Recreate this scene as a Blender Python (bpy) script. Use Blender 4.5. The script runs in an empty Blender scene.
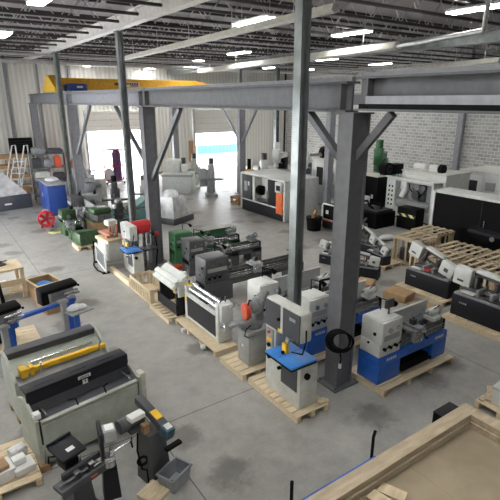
import bpy, bmesh, math, random
from mathutils import Vector, Matrix, Euler
random.seed(7)
PI = math.pi
scene = bpy.context.scene
COL = scene.collection

# ------------------------------------------------------------ materials
MATS = {}
def nd(nt, t, x=0, y=0):
    n = nt.nodes.new(t); n.location = (x, y); return n
def paint(name, col, rough=0.45, metal=0.0, var=0.12, scale=6.0, bump=0.0, emit=None, alpha=None, spec=.5):
    """painted / metal surface with slight procedural wear"""
    if name in MATS: return MATS[name]
    m = bpy.data.materials.new(name); m.use_nodes = True
    nt = m.node_tree; p = nt.nodes['Principled BSDF']
    tc = nd(nt, 'ShaderNodeTexCoord'); n = nd(nt, 'ShaderNodeTexNoise')
    n.inputs['Scale'].default_value = scale; n.inputs['Detail'].default_value = 5
    nt.links.new(tc.outputs['Object'], n.inputs['Vector'])
    r = nd(nt, 'ShaderNodeValToRGB')
    a = [max(0, c * (1 - var)) for c in col]; b_ = [min(1, c * (1 + var)) for c in col]
    r.color_ramp.elements[0].color = (*a, 1); r.color_ramp.elements[1].color = (*b_, 1)
    r.color_ramp.elements[0].position = .3; r.color_ramp.elements[1].position = .7
    nt.links.new(n.outputs['Fac'], r.inputs['Fac']); nt.links.new(r.outputs['Color'], p.inputs['Base Color'])
    p.inputs['Roughness'].default_value = rough; p.inputs['Metallic'].default_value = metal
    p.inputs['Specular IOR Level'].default_value = spec
    if emit:
        p.inputs['Emission Color'].default_value = (*emit[0], 1); p.inputs['Emission Strength'].default_value = emit[1]
    if alpha is not None: p.inputs['Alpha'].default_value = alpha
    if bump:
        bp = nd(nt, 'ShaderNodeBump'); bp.inputs['Strength'].default_value = bump
        nt.links.new(n.outputs['Fac'], bp.inputs['Height']); nt.links.new(bp.outputs['Normal'], p.inputs['Normal'])
    MATS[name] = m; return m

def wood(name, c1, c2, scale=3.0):
    m = bpy.data.materials.new(name); m.use_nodes = True
    nt = m.node_tree; p = nt.nodes['Principled BSDF']
    tc = nd(nt, 'ShaderNodeTexCoord'); mp = nd(nt, 'ShaderNodeMapping')
    mp.inputs['Scale'].default_value = (scale, scale * 5, scale * 5)
    n = nd(nt, 'ShaderNodeTexNoise'); n.inputs['Scale'].default_value = 2.2; n.inputs['Detail'].default_value = 8
    r = nd(nt, 'ShaderNodeValToRGB')
    r.color_ramp.elements[0].color = (*c1, 1); r.color_ramp.elements[1].color = (*c2, 1)
    r.color_ramp.elements[0].position = .32; r.color_ramp.elements[1].position = .68
    nt.links.new(tc.outputs['Object'], mp.inputs['Vector']); nt.links.new(mp.outputs['Vector'], n.inputs['Vector'])
    nt.links.new(n.outputs['Fac'], r.inputs['Fac']); nt.links.new(r.outputs['Color'], p.inputs['Base Color'])
    p.inputs['Roughness'].default_value = .75
    MATS[name] = m; return m

def concrete():
    m = bpy.data.materials.new('concrete'); m.use_nodes = True
    nt = m.node_tree; p = nt.nodes['Principled BSDF']
    tc = nd(nt, 'ShaderNodeTexCoord')
    n1 = nd(nt, 'ShaderNodeTexNoise'); n1.inputs['Scale'].default_value = .35; n1.inputs['Detail'].default_value = 8; n1.inputs['Roughness'].default_value = .65
    n2 = nd(nt, 'ShaderNodeTexNoise'); n2.inputs['Scale'].default_value = 2.3; n2.inputs['Detail'].default_value = 10; n2.inputs['Roughness'].default_value = .7
    n3 = nd(nt, 'ShaderNodeTexNoise'); n3.inputs['Scale'].default_value = 30; n3.inputs['Detail'].default_value = 3
    for n in (n1, n2, n3): nt.links.new(tc.outputs['Object'], n.inputs['Vector'])
    mx = nd(nt, 'ShaderNodeMix'); mx.data_type = 'FLOAT'; mx.inputs[0].default_value = .5
    nt.links.new(n1.outputs['Fac'], mx.inputs[2]); nt.links.new(n2.outputs['Fac'], mx.inputs[3])
    mx2 = nd(nt, 'ShaderNodeMix'); mx2.data_type = 'FLOAT'; mx2.inputs[0].default_value = .12
    nt.links.new(mx.outputs[0], mx2.inputs[2]); nt.links.new(n3.outputs['Fac'], mx2.inputs[3])
    r = nd(nt, 'ShaderNodeValToRGB')
    e = r.color_ramp.elements
    e[0].position = .36; e[0].color = (.25, .245, .228, 1)
    e[1].position = .62; e[1].color = (.43, .425, .40, 1)
    nt.links.new(mx2.outputs[0], r.inputs['Fac'])
    # sawn control joints: every 4.55 m along both axes
    sp = nd(nt, 'ShaderNodeSeparateXYZ'); nt.links.new(tc.outputs['Object'], sp.inputs[0])
    def joint(out, off, per):
        a = nd(nt, 'ShaderNodeMath'); a.operation = 'ADD'; a.inputs[1].default_value = off + 100 * per
        b = nd(nt, 'ShaderNodeMath'); b.operation = 'MODULO'; b.inputs[1].default_value = per
        c = nd(nt, 'ShaderNodeMath'); c.operation = 'LESS_THAN'; c.inputs[1].default_value = .016
        nt.links.new(out, a.inputs[0]); nt.links.new(a.outputs[0], b.inputs[0]); nt.links.new(b.outputs[0], c.inputs[0]); return c
    jy = joint(sp.outputs['Y'], -6.66, 8.9); jx = joint(sp.outputs['X'], -2.5, 6.7)
    mxj = nd(nt, 'ShaderNodeMath'); mxj.operation = 'MAXIMUM'
    nt.links.new(jy.outputs[0], mxj.inputs[0]); nt.links.new(jx.outputs[0], mxj.inputs[1])
    dk = nd(nt, 'ShaderNodeMix'); dk.data_type = 'RGBA'
    dk.inputs[7].default_value = (.07, .068, .063, 1)
    nt.links.new(mxj.outputs[0], dk.inputs[0]); nt.links.new(r.outputs['Color'], dk.inputs[6])
    # round oil stains
    v = nd(nt, 'ShaderNodeTexVoronoi'); v.voronoi_dimensions = '2D'; v.inputs['Scale'].default_value = .5; v.inputs['Randomness'].default_value = 1
    nt.links.new(tc.outputs['Object'], v.inputs['Vector'])
    add = nd(nt, 'ShaderNodeMath'); add.operation = 'MULTIPLY_ADD'; add.inputs[1].default_value = .35
    nt.links.new(n2.outputs['Fac'], add.inputs[0]); nt.links.new(v.outputs['Distance'], add.inputs[2])
    ls = nd(nt, 'ShaderNodeMapRange'); ls.inputs['From Min'].default_value = .28; ls.inputs['From Max'].default_value = .38
    ls.inputs['To Min'].default_value = .62; ls.inputs['To Max'].default_value = 0
    nt.links.new(add.outputs[0], ls.inputs[0])
    st = nd(nt, 'ShaderNodeMix'); st.data_type = 'RGBA'; st.inputs[7].default_value = (.11, .105, .095, 1)
    nt.links.new(ls.outputs[0], st.inputs[0]); nt.links.new(dk.outputs[2], st.inputs[6])
    nt.links.new(st.outputs[2], p.inputs['Base Color'])
    p.inputs['Roughness'].default_value = .42
    MATS['concrete'] = m; return m

def blockwall():
    m = bpy.data.materials.new('concrete_block'); m.use_nodes = True
    nt = m.node_tree; p = nt.nodes['Principled BSDF']
    tc = nd(nt, 'ShaderNodeTexCoord'); sp = nd(nt, 'ShaderNodeSeparateXYZ'); cb = nd(nt, 'ShaderNodeCombineXYZ')
    nt.links.new(tc.outputs['Object'], sp.inputs[0]); nt.links.new(sp.outputs['Y'], cb.inputs['X']); nt.links.new(sp.outputs['Z'], cb.inputs['Y'])
    b = nd(nt, 'ShaderNodeTexBrick'); b.inputs['Scale'].default_value = 1.0
    b.inputs['Brick Width'].default_value = .41; b.inputs['Row Height'].default_value = .203; b.inputs['Mortar Size'].default_value = .016
    b.inputs['Color1'].default_value = (.28, .28, .27, 1); b.inputs['Color2'].default_value = (.40, .40, .39, 1); b.inputs['Mortar'].default_value = (.58, .58, .56, 1)
    nt.links.new(cb.outputs[0], b.inputs['Vector']); nt.links.new(b.outputs['Color'], p.inputs['Base Color'])
    p.inputs['Roughness'].default_value = .85
    MATS['block'] = m; return m

def ribbed(name, c1, c2, per, axis='X'):
    """profiled sheet: alternating bands with a bump"""
    m = bpy.data.materials.new(name); m.use_nodes = True
    nt = m.node_tree; p = nt.nodes['Principled BSDF']
    tc = nd(nt, 'ShaderNodeTexCoord'); w = nd(nt, 'ShaderNodeTexWave')
    w.wave_type = 'BANDS'; w.bands_direction = axis; w.inputs['Scale'].default_value = .314 / per; w.inputs['Distortion'].default_value = .0
    nt.links.new(tc.outputs['Object'], w.inputs['Vector'])
    r = nd(nt, 'ShaderNodeValToRGB'); r.color_ramp.elements[0].color = (*c1, 1); r.color_ramp.elements[1].color = (*c2, 1)
    nt.links.new(w.outputs['Fac'], r.inputs['Fac']); nt.links.new(r.outputs['Color'], p.inputs['Base Color'])
    bp = nd(nt, 'ShaderNodeBump'); bp.inputs['Strength'].default_value = .6; bp.inputs['Distance'].default_value = .05
    nt.links.new(w.outputs['Fac'], bp.inputs['Height']); nt.links.new(bp.outputs['Normal'], p.inputs['Normal'])
    p.inputs['Roughness'].default_value = .55
    MATS[name] = m; return m

def hazard():
    m = bpy.data.materials.new('hazard_stripe'); m.use_nodes = True
    nt = m.node_tree; p = nt.nodes['Principled BSDF']
    tc = nd(nt, 'ShaderNodeTexCoord'); w = nd(nt, 'ShaderNodeTexWave'); w.bands_direction = 'DIAGONAL'; w.inputs['Scale'].default_value = 1.6
    nt.links.new(tc.outputs['Object'], w.inputs['Vector'])
    r = nd(nt, 'ShaderNodeValToRGB'); r.color_ramp.interpolation = 'CONSTANT'
    r.color_ramp.elements[0].color = (.02, .02, .02, 1); r.color_ramp.elements[1].color = (.85, .75, .3, 1); r.color_ramp.elements[1].position = .5
    nt.links.new(w.outputs['Fac'], r.inputs['Fac']); nt.links.new(r.outputs['Color'], p.inputs['Base Color'])
    MATS['hazard'] = m; return m

def plastic_film():
    m = bpy.data.materials.new('plastic_film'); m.use_nodes = True
    nt = m.node_tree; p = nt.nodes['Principled BSDF']
    tc = nd(nt, 'ShaderNodeTexCoord'); n = nd(nt, 'ShaderNodeTexNoise'); n.inputs['Scale'].default_value = 3.5; n.inputs['Detail'].default_value = 3
    nt.links.new(tc.outputs['Object'], n.inputs['Vector'])
    mr = nd(nt, 'ShaderNodeMapRange'); mr.inputs['From Min'].default_value = .35; mr.inputs['From Max'].default_value = .65
    mr.inputs['To Min'].default_value = .38; mr.inputs['To Max'].default_value = .58
    nt.links.new(n.outputs['Fac'], mr.inputs[0]); nt.links.new(mr.outputs[0], p.inputs['Alpha'])
    p.inputs['Base Color'].default_value = (.9, .91, .92, 1); p.inputs['Roughness'].default_value = .25
    bp = nd(nt, 'ShaderNodeBump'); bp.inputs['Strength'].default_value = .15; nt.links.new(n.outputs['Fac'], bp.inputs['Height']); nt.links.new(bp.outputs['Normal'], p.inputs['Normal'])
    MATS['film'] = m; return m

concrete(); blockwall(); hazard(); plastic_film()
ribbed('wallpanel', (.60, .59, .55), (.70, .69, .64), .30)
ribbed('deck', (.24, .215, .23), (.44, .40, .42), .16, 'Y')
ribbed('doorpanel', (.66, .65, .60), (.72, .71, .66), .08, 'Z')
paint('steel_dark', (.118, .122, .132), .5); paint('steel_mid', (.25, .255, .28), .5); paint('strip_grey', (.33, .34, .37), .45); paint('copper', (.34, .12, .06), .45); paint('steel_pole', (.20, .22, .22), .33, .45, .3, 3)
paint('joist', (.05, .044, .046), .6); paint('girder', (.66, .63, .60), .45); paint('galv', (.55, .55, .55), .35, .7, .15)
paint('crane_yellow', (.80, .42, .03), .45); paint('yellow', (.85, .52, .03), .4); paint('cream', (.62, .60, .52), .5)
paint('white', (.74, .75, .74), .4, 0, .05); paint('machine_white', (.63, .65, .63), .42, 0, .08); paint('offwhite', (.58, .59, .55), .45)
paint('grey', (.33, .34, .34), .45); paint('midgrey', (.085, .088, .094), .42); paint('dkgrey', (.062, .065, .074), .45); paint('charcoal', (.016, .017, .022), .5, spec=.25)
paint('black', (.0035, .0035, .0042), .6, spec=.12); paint('rubber', (.004, .004, .004), .7, spec=.12); paint('sagegrey', (.40, .43, .375), .45)
paint('blue', (.02, .12, .52), .38); paint('tableblue', (.05, .25, .72), .38); paint('deepblue', (.02, .055, .24), .4); paint('green', (.045, .16, .065), .45)
paint('palegreen', (.032, .075, .028), .45, 0, .3, 9); paint('teal', (.13, .27, .25), .45); paint('red', (.48, .02, .025), .4); paint('orange', (.78, .16, .04), .4); paint('redorange', (.70, .10, .05), .4)
paint('chrome', (.62, .63, .64), .22, .9, .08); paint('iron', (.20, .20, .205), .36, .75, .45, 10); paint('castgrey', (.24, .25, .26), .5, .2, .2)
paint('darkiron', (.06, .06, .064), .42, .4, .3, 8)
paint('tray_board', (.30, .245, .17), .85, 0, .22, 2.5, .1); paint('cardboard', (.42, .27, .14), .8); paint('bin_grey', (.29, .31, .34), .5); paint('violet', (.12, .05, .16), .5)
paint('bag_white', (.66, .68, .70), .35, 0, .2, 20, .6); paint('glassdark', (.03, .035, .04), .12); paint('tealguard', (.05, .10, .13), .4)
paint('outground', (.80, .81, .83), .8); paint('container', (.06, .38, .37), .6); paint('snowwhite', (.85, .86, .88), .7); paint('sand', (.34, .33, .3), .8)
paint('lamp', (.9, .9, .9), .5, 0, 0, 1, 0, ((1.0, .985, .95), 15.0))
wood('wood', (.50, .40, .26), (.68, .57, .40)); wood('wood_pale', (.62, .50, .33), (.76, .64, .45)); wood('wood_brown', (.30, .18, .09), (.45, .29, .15)); wood('wood_grey', (.36, .29, .20), (.50, .42, .30), 2)

# ------------------------------------------------------------ mesh primitives (closures that add to a bmesh)
def b(x0, x1, y0, y1, z0, z1, bev=0.0):
    def f(bm):
        r = bmesh.ops.create_cube(bm, size=1.0)
        vs = r['verts']
        for v in vs:
            v.co = Vector(((x0 + x1) / 2 + v.co.x * (x1 - x0), (y0 + y1) / 2 + v.co.y * (y1 - y0), (z0 + z1) / 2 + v.co.z * (z1 - z0)))
        if bev:
            es = list({e for v in vs for e in v.link_edges})
            r2 = bmesh.ops.bevel(bm, geom=es, offset=min(bev, .45 * min(abs(x1 - x0), abs(y1 - y0), abs(z1 - z0))), segments=2, profile=.5, affect='EDGES')
            return list({v for v in r2['verts']} | {v for v in vs if v.is_valid})
        return vs
    return f
def c(p0, p1, r0, r1=None, n=16):
    def f(bm):
        a, d = Vector(p0), Vector(p1) - Vector(p0)
        q = d.to_track_quat('Z', 'Y').to_matrix().to_4x4()
        r = bmesh.ops.create_cone(bm, cap_ends=True, segments=n, radius1=r0, radius2=r0 if r1 is None else r1, depth=d.length,
                                  matrix=Matrix.Translation(a + d / 2) @ q)
        return r['verts']
    return f
def s(ctr, r, sc=(1, 1, 1), u=14, v=8):
    def f(bm):
        return bmesh.ops.create_uvsphere(bm, u_segments=u, v_segments=v, radius=r, matrix=Matrix.Translation(ctr) @ Matrix.Diagonal((*sc, 1)))['verts']
    return f
def mv(prims, d):
    def f(bm):
        vs = []
        for p in (prims if isinstance(prims, (list, tuple)) else [prims]): vs += p(bm)
        bmesh.ops.translate(bm, vec=Vector(d), verts=[v for v in set(vs) if v.is_valid]); return vs
    return f
def ring(ctr, axis, R, r, n=24, k=8):
    def f(bm):
        q = Vector(axis).to_track_quat('Z', 'Y').to_matrix(); vs = []
        for i in range(n):
            a = 2 * PI * i / n
            vs.append([bm.verts.new(Vector(ctr) + q @ Vector(((R + r * math.cos(2 * PI * j / k)) * math.cos(a), (R + r * math.cos(2 * PI * j / k)) * math.sin(a), r * math.sin(2 * PI * j / k)))) for j in range(k)])
        for i in range(n):
            for j in range(k):
                bm.faces.new((vs[i][j], vs[(i + 1) % n][j], vs[(i + 1) % n][(j + 1) % k], vs[i][(j + 1) % k]))
        return [v for l in vs for v in l]
    return f
def tube(pts, r, k=8):
    def f(bm):
        P = [Vector(p) for p in pts]; rows = []; up = None
        for i, p in enumerate(P):
            t = ((P[min(i + 1, len(P) - 1)] - P[max(i - 1, 0)])).normalized()
            if up is None: up = t.orthogonal().normalized()
            up = (up - t * up.dot(t)).normalized(); sd = t.cross(up)
            rows.append([bm.verts.new(p + r * (math.cos(2 * PI * j / k) * up + math.sin(2 * PI * j / k) * sd)) for j in range(k)])
        for i in range(len(P) - 1):
            for j in range(k):
                bm.faces.new((rows[i][j], rows[i][(j + 1) % k], rows[i + 1][(j + 1) % k], rows[i + 1][j]))
        bm.faces.new(rows[0][::-1]); bm.faces.new(rows[-1])
        return [v for l in rows for v in l]
    return f
def prism(pts, ax, a0, a1):
    """polygon extruded along ax; pts are the other two coordinates in order (xy, xz or yz)"""
    def f(bm):
        def mk(p, a): return {'x': (a, p[0], p[1]), 'y': (p[0], a, p[1]), 'z': (p[0], p[1], a)}[ax]
        A = [bm.verts.new(mk(p, a0)) for p in pts]; B = [bm.verts.new(mk(p, a1)) for p in pts]
        fs = [bm.faces.new(A), bm.faces.new(B)]
        n = len(pts)
        for i in range(n): fs.append(bm.faces.new((A[i], A[(i + 1) % n], B[(i + 1) % n], B[i])))
        bmesh.ops.recalc_face_normals(bm, faces=fs)
        return A + B
    return f
def hexa(bot, top):
    """frustum from 4 bottom and 4 top points"""
    def f(bm):
        A = [bm.verts.new(p) for p in bot]; B = [bm.verts.new(p) for p in top]
        fs = [bm.faces.new(A[::-1]), bm.faces.new(B)]
        for i in range(4): fs.append(bm.faces.new((A[i], A[(i + 1) % 4], B[(i + 1) % 4], B[i])))
        bmesh.ops.recalc_face_normals(bm, faces=fs); return A + B
    return f
def rot(prims, ctr, axis, deg):
    def f(bm):
        vs = []
        for p in (prims if isinstance(prims, (list, tuple)) else [prims]): vs += p(bm)
        bmesh.ops.rotate(bm, cent=Vector(ctr), matrix=Matrix.Rotation(math.radians(deg), 3, axis), verts=[v for v in set(vs) if v.is_valid]); return vs
    return f
def wheel(ctr, axis, R, r=.012, spokes=3):
    """handwheel: rim, hub and spokes"""
    def f(bm):
        vs = ring(ctr, axis, R, r, 20, 6)(bm)
        A = Vector(axis).normalized(); q = A.to_track_quat('Z', 'Y').to_matrix(); C0 = Vector(ctr)
        vs += c(C0 - A * r * 1.5, C0 + A * r * 1.5, R * .25, None, 10)(bm)
        for i in range(spokes):
            a = 2 * PI * i / spokes; vs += c(C0, C0 + q @ Vector((R * math.cos(a), R * math.sin(a), 0)), r * .7, None, 6)(bm)
        a = .6; e = C0 + q @ Vector((R * math.cos(a), R * math.sin(a), 0)); vs += c(e, e - A * R * .5, r * .9, None, 6)(bm)
        return vs
    return f

# ------------------------------------------------------------ objects
def mesh_obj(name, mat, prims, smooth=35):
    bm = bmesh.new()
    for p in prims: p(bm)
    bm.normal_update()
    ang = math.radians(smooth)
    for fc in bm.faces: fc.smooth = True
    for e in bm.edges:
        if len(e.link_faces) == 2 and e.calc_face_angle(0) > ang: e.smooth = False
    me = bpy.data.meshes.new(name); bm.to_mesh(me); bm.free()
    me.materials.append(MATS[mat])
    o = bpy.data.objects.new(name, me); COL.objects.link(o); return o
def P(parent, name, mat, *prims, label=None, kind=None):
    o = mesh_obj(name, mat, prims); o.parent = parent
    if label: o['label'] = label
    if kind: o['kind'] = kind
    return o
def thing(name, label, cat, loc=(0, 0, 0), rz=0.0, group=None):
    o = bpy.data.objects.new(name, None); o.empty_display_size = .2; COL.objects.link(o)
    o.location = loc if len(loc) == 3 else (*loc, 0); o.rotation_euler = (0, 0, math.radians(rz))
    o['label'] = label; o['category'] = cat
    if group: o['group'] = group
    return o
def one(name, label, cat, mat, *prims, loc=(0, 0, 0), rz=0.0, group=None, kind=None):
    o = mesh_obj(name, mat, prims); o.location = loc if len(loc) == 3 else (*loc, 0); o.rotation_euler = (0, 0, math.radians(rz))
    o['label'] = label; o['category'] = cat
    if group: o['group'] = group
    if kind: o['kind'] = kind
    return o
def struct(name, mat, *prims, parent=None):
    o = mesh_obj(name, mat, prims)
    if parent: o.parent = parent
    else: o['kind'] = 'structure'
    return o
def dup(root, loc, rz=0.0, label=None, group=None):
    r = root.copy(); COL.objects.link(r); r.location = loc if len(loc) == 3 else (*loc, 0); r.rotation_euler = (0, 0, math.radians(rz))
    if label: r['label'] = label
    if group: r['group'] = group
    for ch in list(root.children):
        k = ch.copy(); COL.objects.link(k); k.parent = r
        for g in list(ch.children):
            d = g.copy(); COL.objects.link(d); d.parent = k
    return r

# ============================================================ THE SETTING
struct('floor', 'concrete', b(-4, 27.6, -7, 34.6, -.2, 0))
struct('ceiling', 'deck', b(-4.25, 27.9, -7.25, 34.9, 8.6, 8.75))
wb = struct('wall_back', 'wallpanel', b(-4, 9.65, 34.5, 34.75, 0, 8.6), b(9.65, 14.4, 34.5, 34.75, 4.6, 8.6), b(14.4, 18.15, 34.5, 34.75, 0, 8.6),
            b(18.15, 22.9, 34.5, 34.75, 4.6, 8.6), b(22.9, 27.6, 34.5, 34.75, 0, 8.6))
struct('wall_right', 'block', b(27.6, 27.9, -7, 34.75, 0, 8.6))
# left wall with the open doorway whose daylight falls on the floor at left
struct('wall_left', 'wallpanel', b(-4.25, -4, -7, 16, 0, 8.6), b(-4.25, -4, 16, 26, 4.8, 8.6), b(-4.25, -4, 26, 34.75, 0, 8.6))
struct('wall_front', 'wallpanel', b(-4, 27.6, -7.25, -7, 0, 8.6))
for k, (x0, x1, zb) in enumerate(((9.65, 14.4, 3.4), (18.15, 22.9, 2.95))):
    d = struct('door_%d' % (k + 1), 'doorpanel', b(x0 + .05, x1 - .05, 34.3, 34.36, zb, 4.75))
    for q in range(3):
        struct('panel_seam', 'grey', b(x0 + .05, x1 - .05, 34.293, 34.3, zb + .32 + q * .42, zb + .335 + q * .42), parent=d)
    struct('track', 'galv', b(x0 - .06, x0 + .03, 34.2, 34.42, 0, 4.8), b(x1 - .03, x1 + .06, 34.2, 34.42, 0, 4.8), parent=d)
    for q in range(3):
        for w in range(4):
            struct('hinge', 'galv', b(x0 + .6 + w * 1.15, x0 + .7 + w * 1.15, 34.28, 34.3, zb + .27 + q * .42, zb + .37 + q * .42), parent=d)
struct('trim_1', 'wood_brown', b(17.7, 18.05, 34.38, 34.5, 0, 2.4))
struct('trim_2', 'steel_mid', b(4.98, 5.13, 34.3, 34.5, 0, 8.6), b(8.85, 9.0, 34.3, 34.5, 0, 8.6), b(8.1, 8.2, 34.4, 34.5, 0, 8.6), b(6.9, 7.0, 34.4, 34.5, 0, 8.6))
struct('baseboard_back', 'steel_mid', b(-4, 9.6, 34.42, 34.5, 0, .15), b(14.5, 18.1, 34.42, 34.5, 0, .15))
struct('trim_3', 'steel_mid', b(27.3, 27.6, 17.05, 17.4, 0, 8.6))
struct('trim_4', 'black', c((27.2, 34.2, 0), (27.2, 34.2, 8.4), .07))
# outside the open doors: bright yard
struct('yard', 'outground', b(-40, 70, 34.75, 120, -.25, -.02), b(-40, -4.25, -7, 34.75, -.25, -.02))

# roof joists (along x) ------------------------------------------------
def joist(x0, x1, y):
    o = thing('roof_joist', 'dark open-web steel joist spanning below the ribbed roof deck', 'joist', (x0, y, 0), 0, 'roof joists')
    L = x1 - x0
    P(o, 'bottom_chord', 'joist', b(0, L, -.05, .05, 7.74, 7.81)); P(o, 'top_chord', 'joist', b(0, L, -.06, .06, 8.52, 8.6))
    n = int(L / .62); w = []
    for i in range(n):
        xa = L * i / n; xb = L * (i + 1) / n
        w.append(c((xa, 0, 7.79), (xb, 0, 8.55), .02, None, 5) if i % 2 else c((xa, 0, 8.55), (xb, 0, 7.79), .016, None, 5))
    P(o, 'web', 'galv', *w, label='diagonal web rods, highlights put into their bright tone'); return o  # pale metal tone stands in for highlights on dark rods
bays = ((-4, 5.6), (5.8, 16.1), (16.3, 27.6)); J = [joist(x0, x1, 1.2) for x0, x1 in bays]
for i in range(1, 22):
    for o, (x0, x1) in zip(J, bays): dup(o, (x0, 1.2 + i * 1.56, 0))
def girder(name, lab, x, y0, y1, z0, z1, w, mat):
    o = thing(name, lab, 'girder', (x, 0, 0))
    P(o, 'bottom_flange', mat, b(-w, w, y0, y1, z0, z0 + .03)); P(o, 'web', 'steel_pole' if mat == 'steel_mid' else mat, b(-.02, .02, y0, y1, z0 + .03, z1 - .03)); P(o, 'top_flange', mat, b(-w, w, y0, y1, z1 - .03, z1))
    return o
girder('roof_girder', 'pale I-beam roof girder carried by the row of nearest slim building columns', 5.7, -7, 29, 7.6, 7.98, .13, 'girder')
girder('roof_girder', 'thinner pale end length of roof girder running to the back wall', 5.7, 29.1, 34.4, 7.6, 7.78, .09, 'girder')
girder('roof_girder', 'dark roof girder high over the far crane runway', 16.2, -7, 34.4, 7.3, 7.74, .16, 'steel_mid')
# sprinkler pipes
for k, (y, z, lab) in enumerate(((24.4, 7.45, 'silver sprinkler pipe crossing above the blue crane hoist'), (26.2, 7.3, 'lower silver pipe crossing in front of the yellow crane bridge'), (30.4, 7.5, 'farthest silver pipe crossing near the back wall'))):
    one('sprinkler_pipe', lab, 'pipe', 'galv', tube([(-3.9, y, z), (27.5, y, z)], .06), *[c((x, y, z), (x, y, 8.6), .012, None, 5) for x in range(-3, 27, 3)])
# ceiling lamps --------------------------------------------------------
def lamp(x, y, lab):
    o = thing('ceiling_lamp', lab, 'ceiling lamp', (x, y, 7.6))
    P(o, 'housing', 'white', b(-.2, .2, -.8, .8, .03, .10, .02)); P(o, 'diffuser', 'lamp', b(-.17, .17, -.77, .77, 0, .03), label='glowing white diffuser')
    [P(o, 'hanger', 'galv', c((0, q, .1), (0, q, 1.0), .008, None, 5)) for q in (-.6, .6)]; return o
LAMPS = [(2.75, 12.1, 'large bright linear lamp at the top edge over the left aisle'), (2.95, 19.2, 'linear lamp at the left edge above the wall of ribbed panels'), (7.35, 10.5, 'linear lamp beside the pale tube heater high above the middle'),
         (13.2, 20.2, 'linear lamp in the middle of the second lamp row'), (13.9, 25.9, 'linear lamp toward the back above the yellow crane bridge end'), (9.8, 32.6, 'lamp nearest the back wall above the blue hoist'),
         (14.3, 33.2, 'lamp nearest the back wall above the crane lettering'), (12.55, 12.3, 'linear lamp just right of the tall near building column'), (11.8, 7.35, 'long bright linear lamp in the upper right corner'),
         (18.0, 12.5, 'linear lamp right of the heater flue near the right edge'), (19.2, 20.6, 'small lamp seen just right of the near building column'), (20.8, 27.8, 'far small lamp left of the near building column'),
         (24.4, 21.3, 'far lamp over the block wall machines'), (24.6, 12.6, 'lamp close to the block wall behind the right beam'), (24.5, 28.5, 'farthest lamp near the corner of the block wall')]
L0 = None
for x, y, lab in LAMPS:
    if L0 is None: L0 = lamp(x, y, lab)
    else: dup(L0, (x, y, 7.32 if x == 7.35 else 7.6), 0, lab)
for x, y in ((2.8, 4.5), (2.9, 0), (-.6, 4.5), (-.6, 9), (-.6, 14), (-.6, 20)):  # unseen lamps added to light the left foreground
    dup(L0, (x, y, 7.6), 0, 'added linear ceiling lamp above and left of the viewer, out of view', 'added lamps out of frame')
# radiant heaters --------------------------------------------------------
def heater(lab, p0, p1, w, flue=None):
    a, d = Vector(p0), Vector(p1); L = (d - a).length; yaw = math.degrees(math.atan2((d - a).y, (d - a).x))
    o = thing('tube_heater', lab, 'heater', p0, yaw)
    P(o, 'reflector', 'cream', prism([(-w, 0), (-w * .45, .2), (w * .45, .2), (w, 0), (w * .9, 0), (w * .4, .17), (-w * .4, .17), (-w * .9, 0)], 'x', 0, L))
    P(o, 'burner_tube', 'offwhite', c((0, 0, .04), (L, 0, .04), .09))
    [P(o, 'hanger', 'galv', c((q, 0, .2), (q, 0, 1.0), .01, None, 5)) for q in [L * (i + .5) / 5 for i in range(5)]]
    if flue:
        m = o.matrix_basis.inverted()
        P(o, 'flue', 'galv', tube([m @ Vector(q) for q in flue], .055), label='silver flue pipe turning up at its end')
    return o
heater('pale tube heater hung between the first two lamp rows', (6.80, 7.1, 7.08), (7.54, 20.3, 7.08), .11).scale = (1, 1, .7)
heater('cream tube heater with a silver flue that turns up at right', (14.0, 25.6, 7.0), (12.5, 10.3, 7.0), .17, [(12.5, 10.3, 7.06), (11.15, 6.75, 7.03), (11.05, 6.68, 7.1), (11.0, 6.62, 7.75)])
heater('cream tube heater low over the right crane beam', (23.7, 20.5, 7.0), (20.4, 11.4, 7.0), .17)

# crane runways --------------------------------------------------------
def ibeam(lab, x, y0, y1, z0=5.30, z1=5.80, w=.16, rail=True, strip=False, mat='steel_dark', stiff=()):
    o = thing('crane_runway_beam', lab, 'beam', (x, 0, 0))
    P(o, 'bottom_flange', mat, b(-w, w, y0, y1, z0, z0 + .035)); P(o, 'web', mat, b(-.02, .02, y0, y1, z0 + .035, z1 - .035)); P(o, 'top_flange', mat, b(-w, w, y0, y1, z1 - .035, z1))
    if rail: P(o, 'crane_rail', 'steel_mid', b(-.05, .05, y0, y1, z1, z1 + .07), label='narrow crane rail on the top flange')
    if strip: P(o, 'lower_angle', 'black', b(-.17, -.02, y0, y1 - .1, z0 + .035, z0 + .11)); P(o, 'conductor_strip', 'strip_grey', b(-.18, -.15, y0, y1 - .25, z0 + .11, z0 + .23), label='lighter strip along the lower web')
    if stiff: P(o, 'stiffener', mat, *[b(-w, w, y - .02, y + .02, z0 + .035, z1 - .035) for y in stiff])
    return o
ibeam('near crane runway beam crossing the upper right of the view', 6.2, -7, 5.75, 5.33, 5.86, .17, True, True, 'steel_dark', (5.5,))
ibeam('crane runway beam between the two large near columns', 6.2, 5.95, 14.9, stiff=(6.1, 14.7))
ibeam('crane runway beam under the blue hoist', 6.2, 14.98, 23.95, mat='steel_mid', stiff=(15.2, 23.8))  # this and the next beam: lighter grey puts the daylight at left into colour
ibeam('farthest left crane runway beam under the yellow end truck', 6.2, 24.05, 33.5, mat='steel_mid', stiff=(24.2, 33.0))
ibeam('far crane runway beam hidden behind the near one', 15.8, -2, 33.5, 5.3, 5.72)
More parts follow.
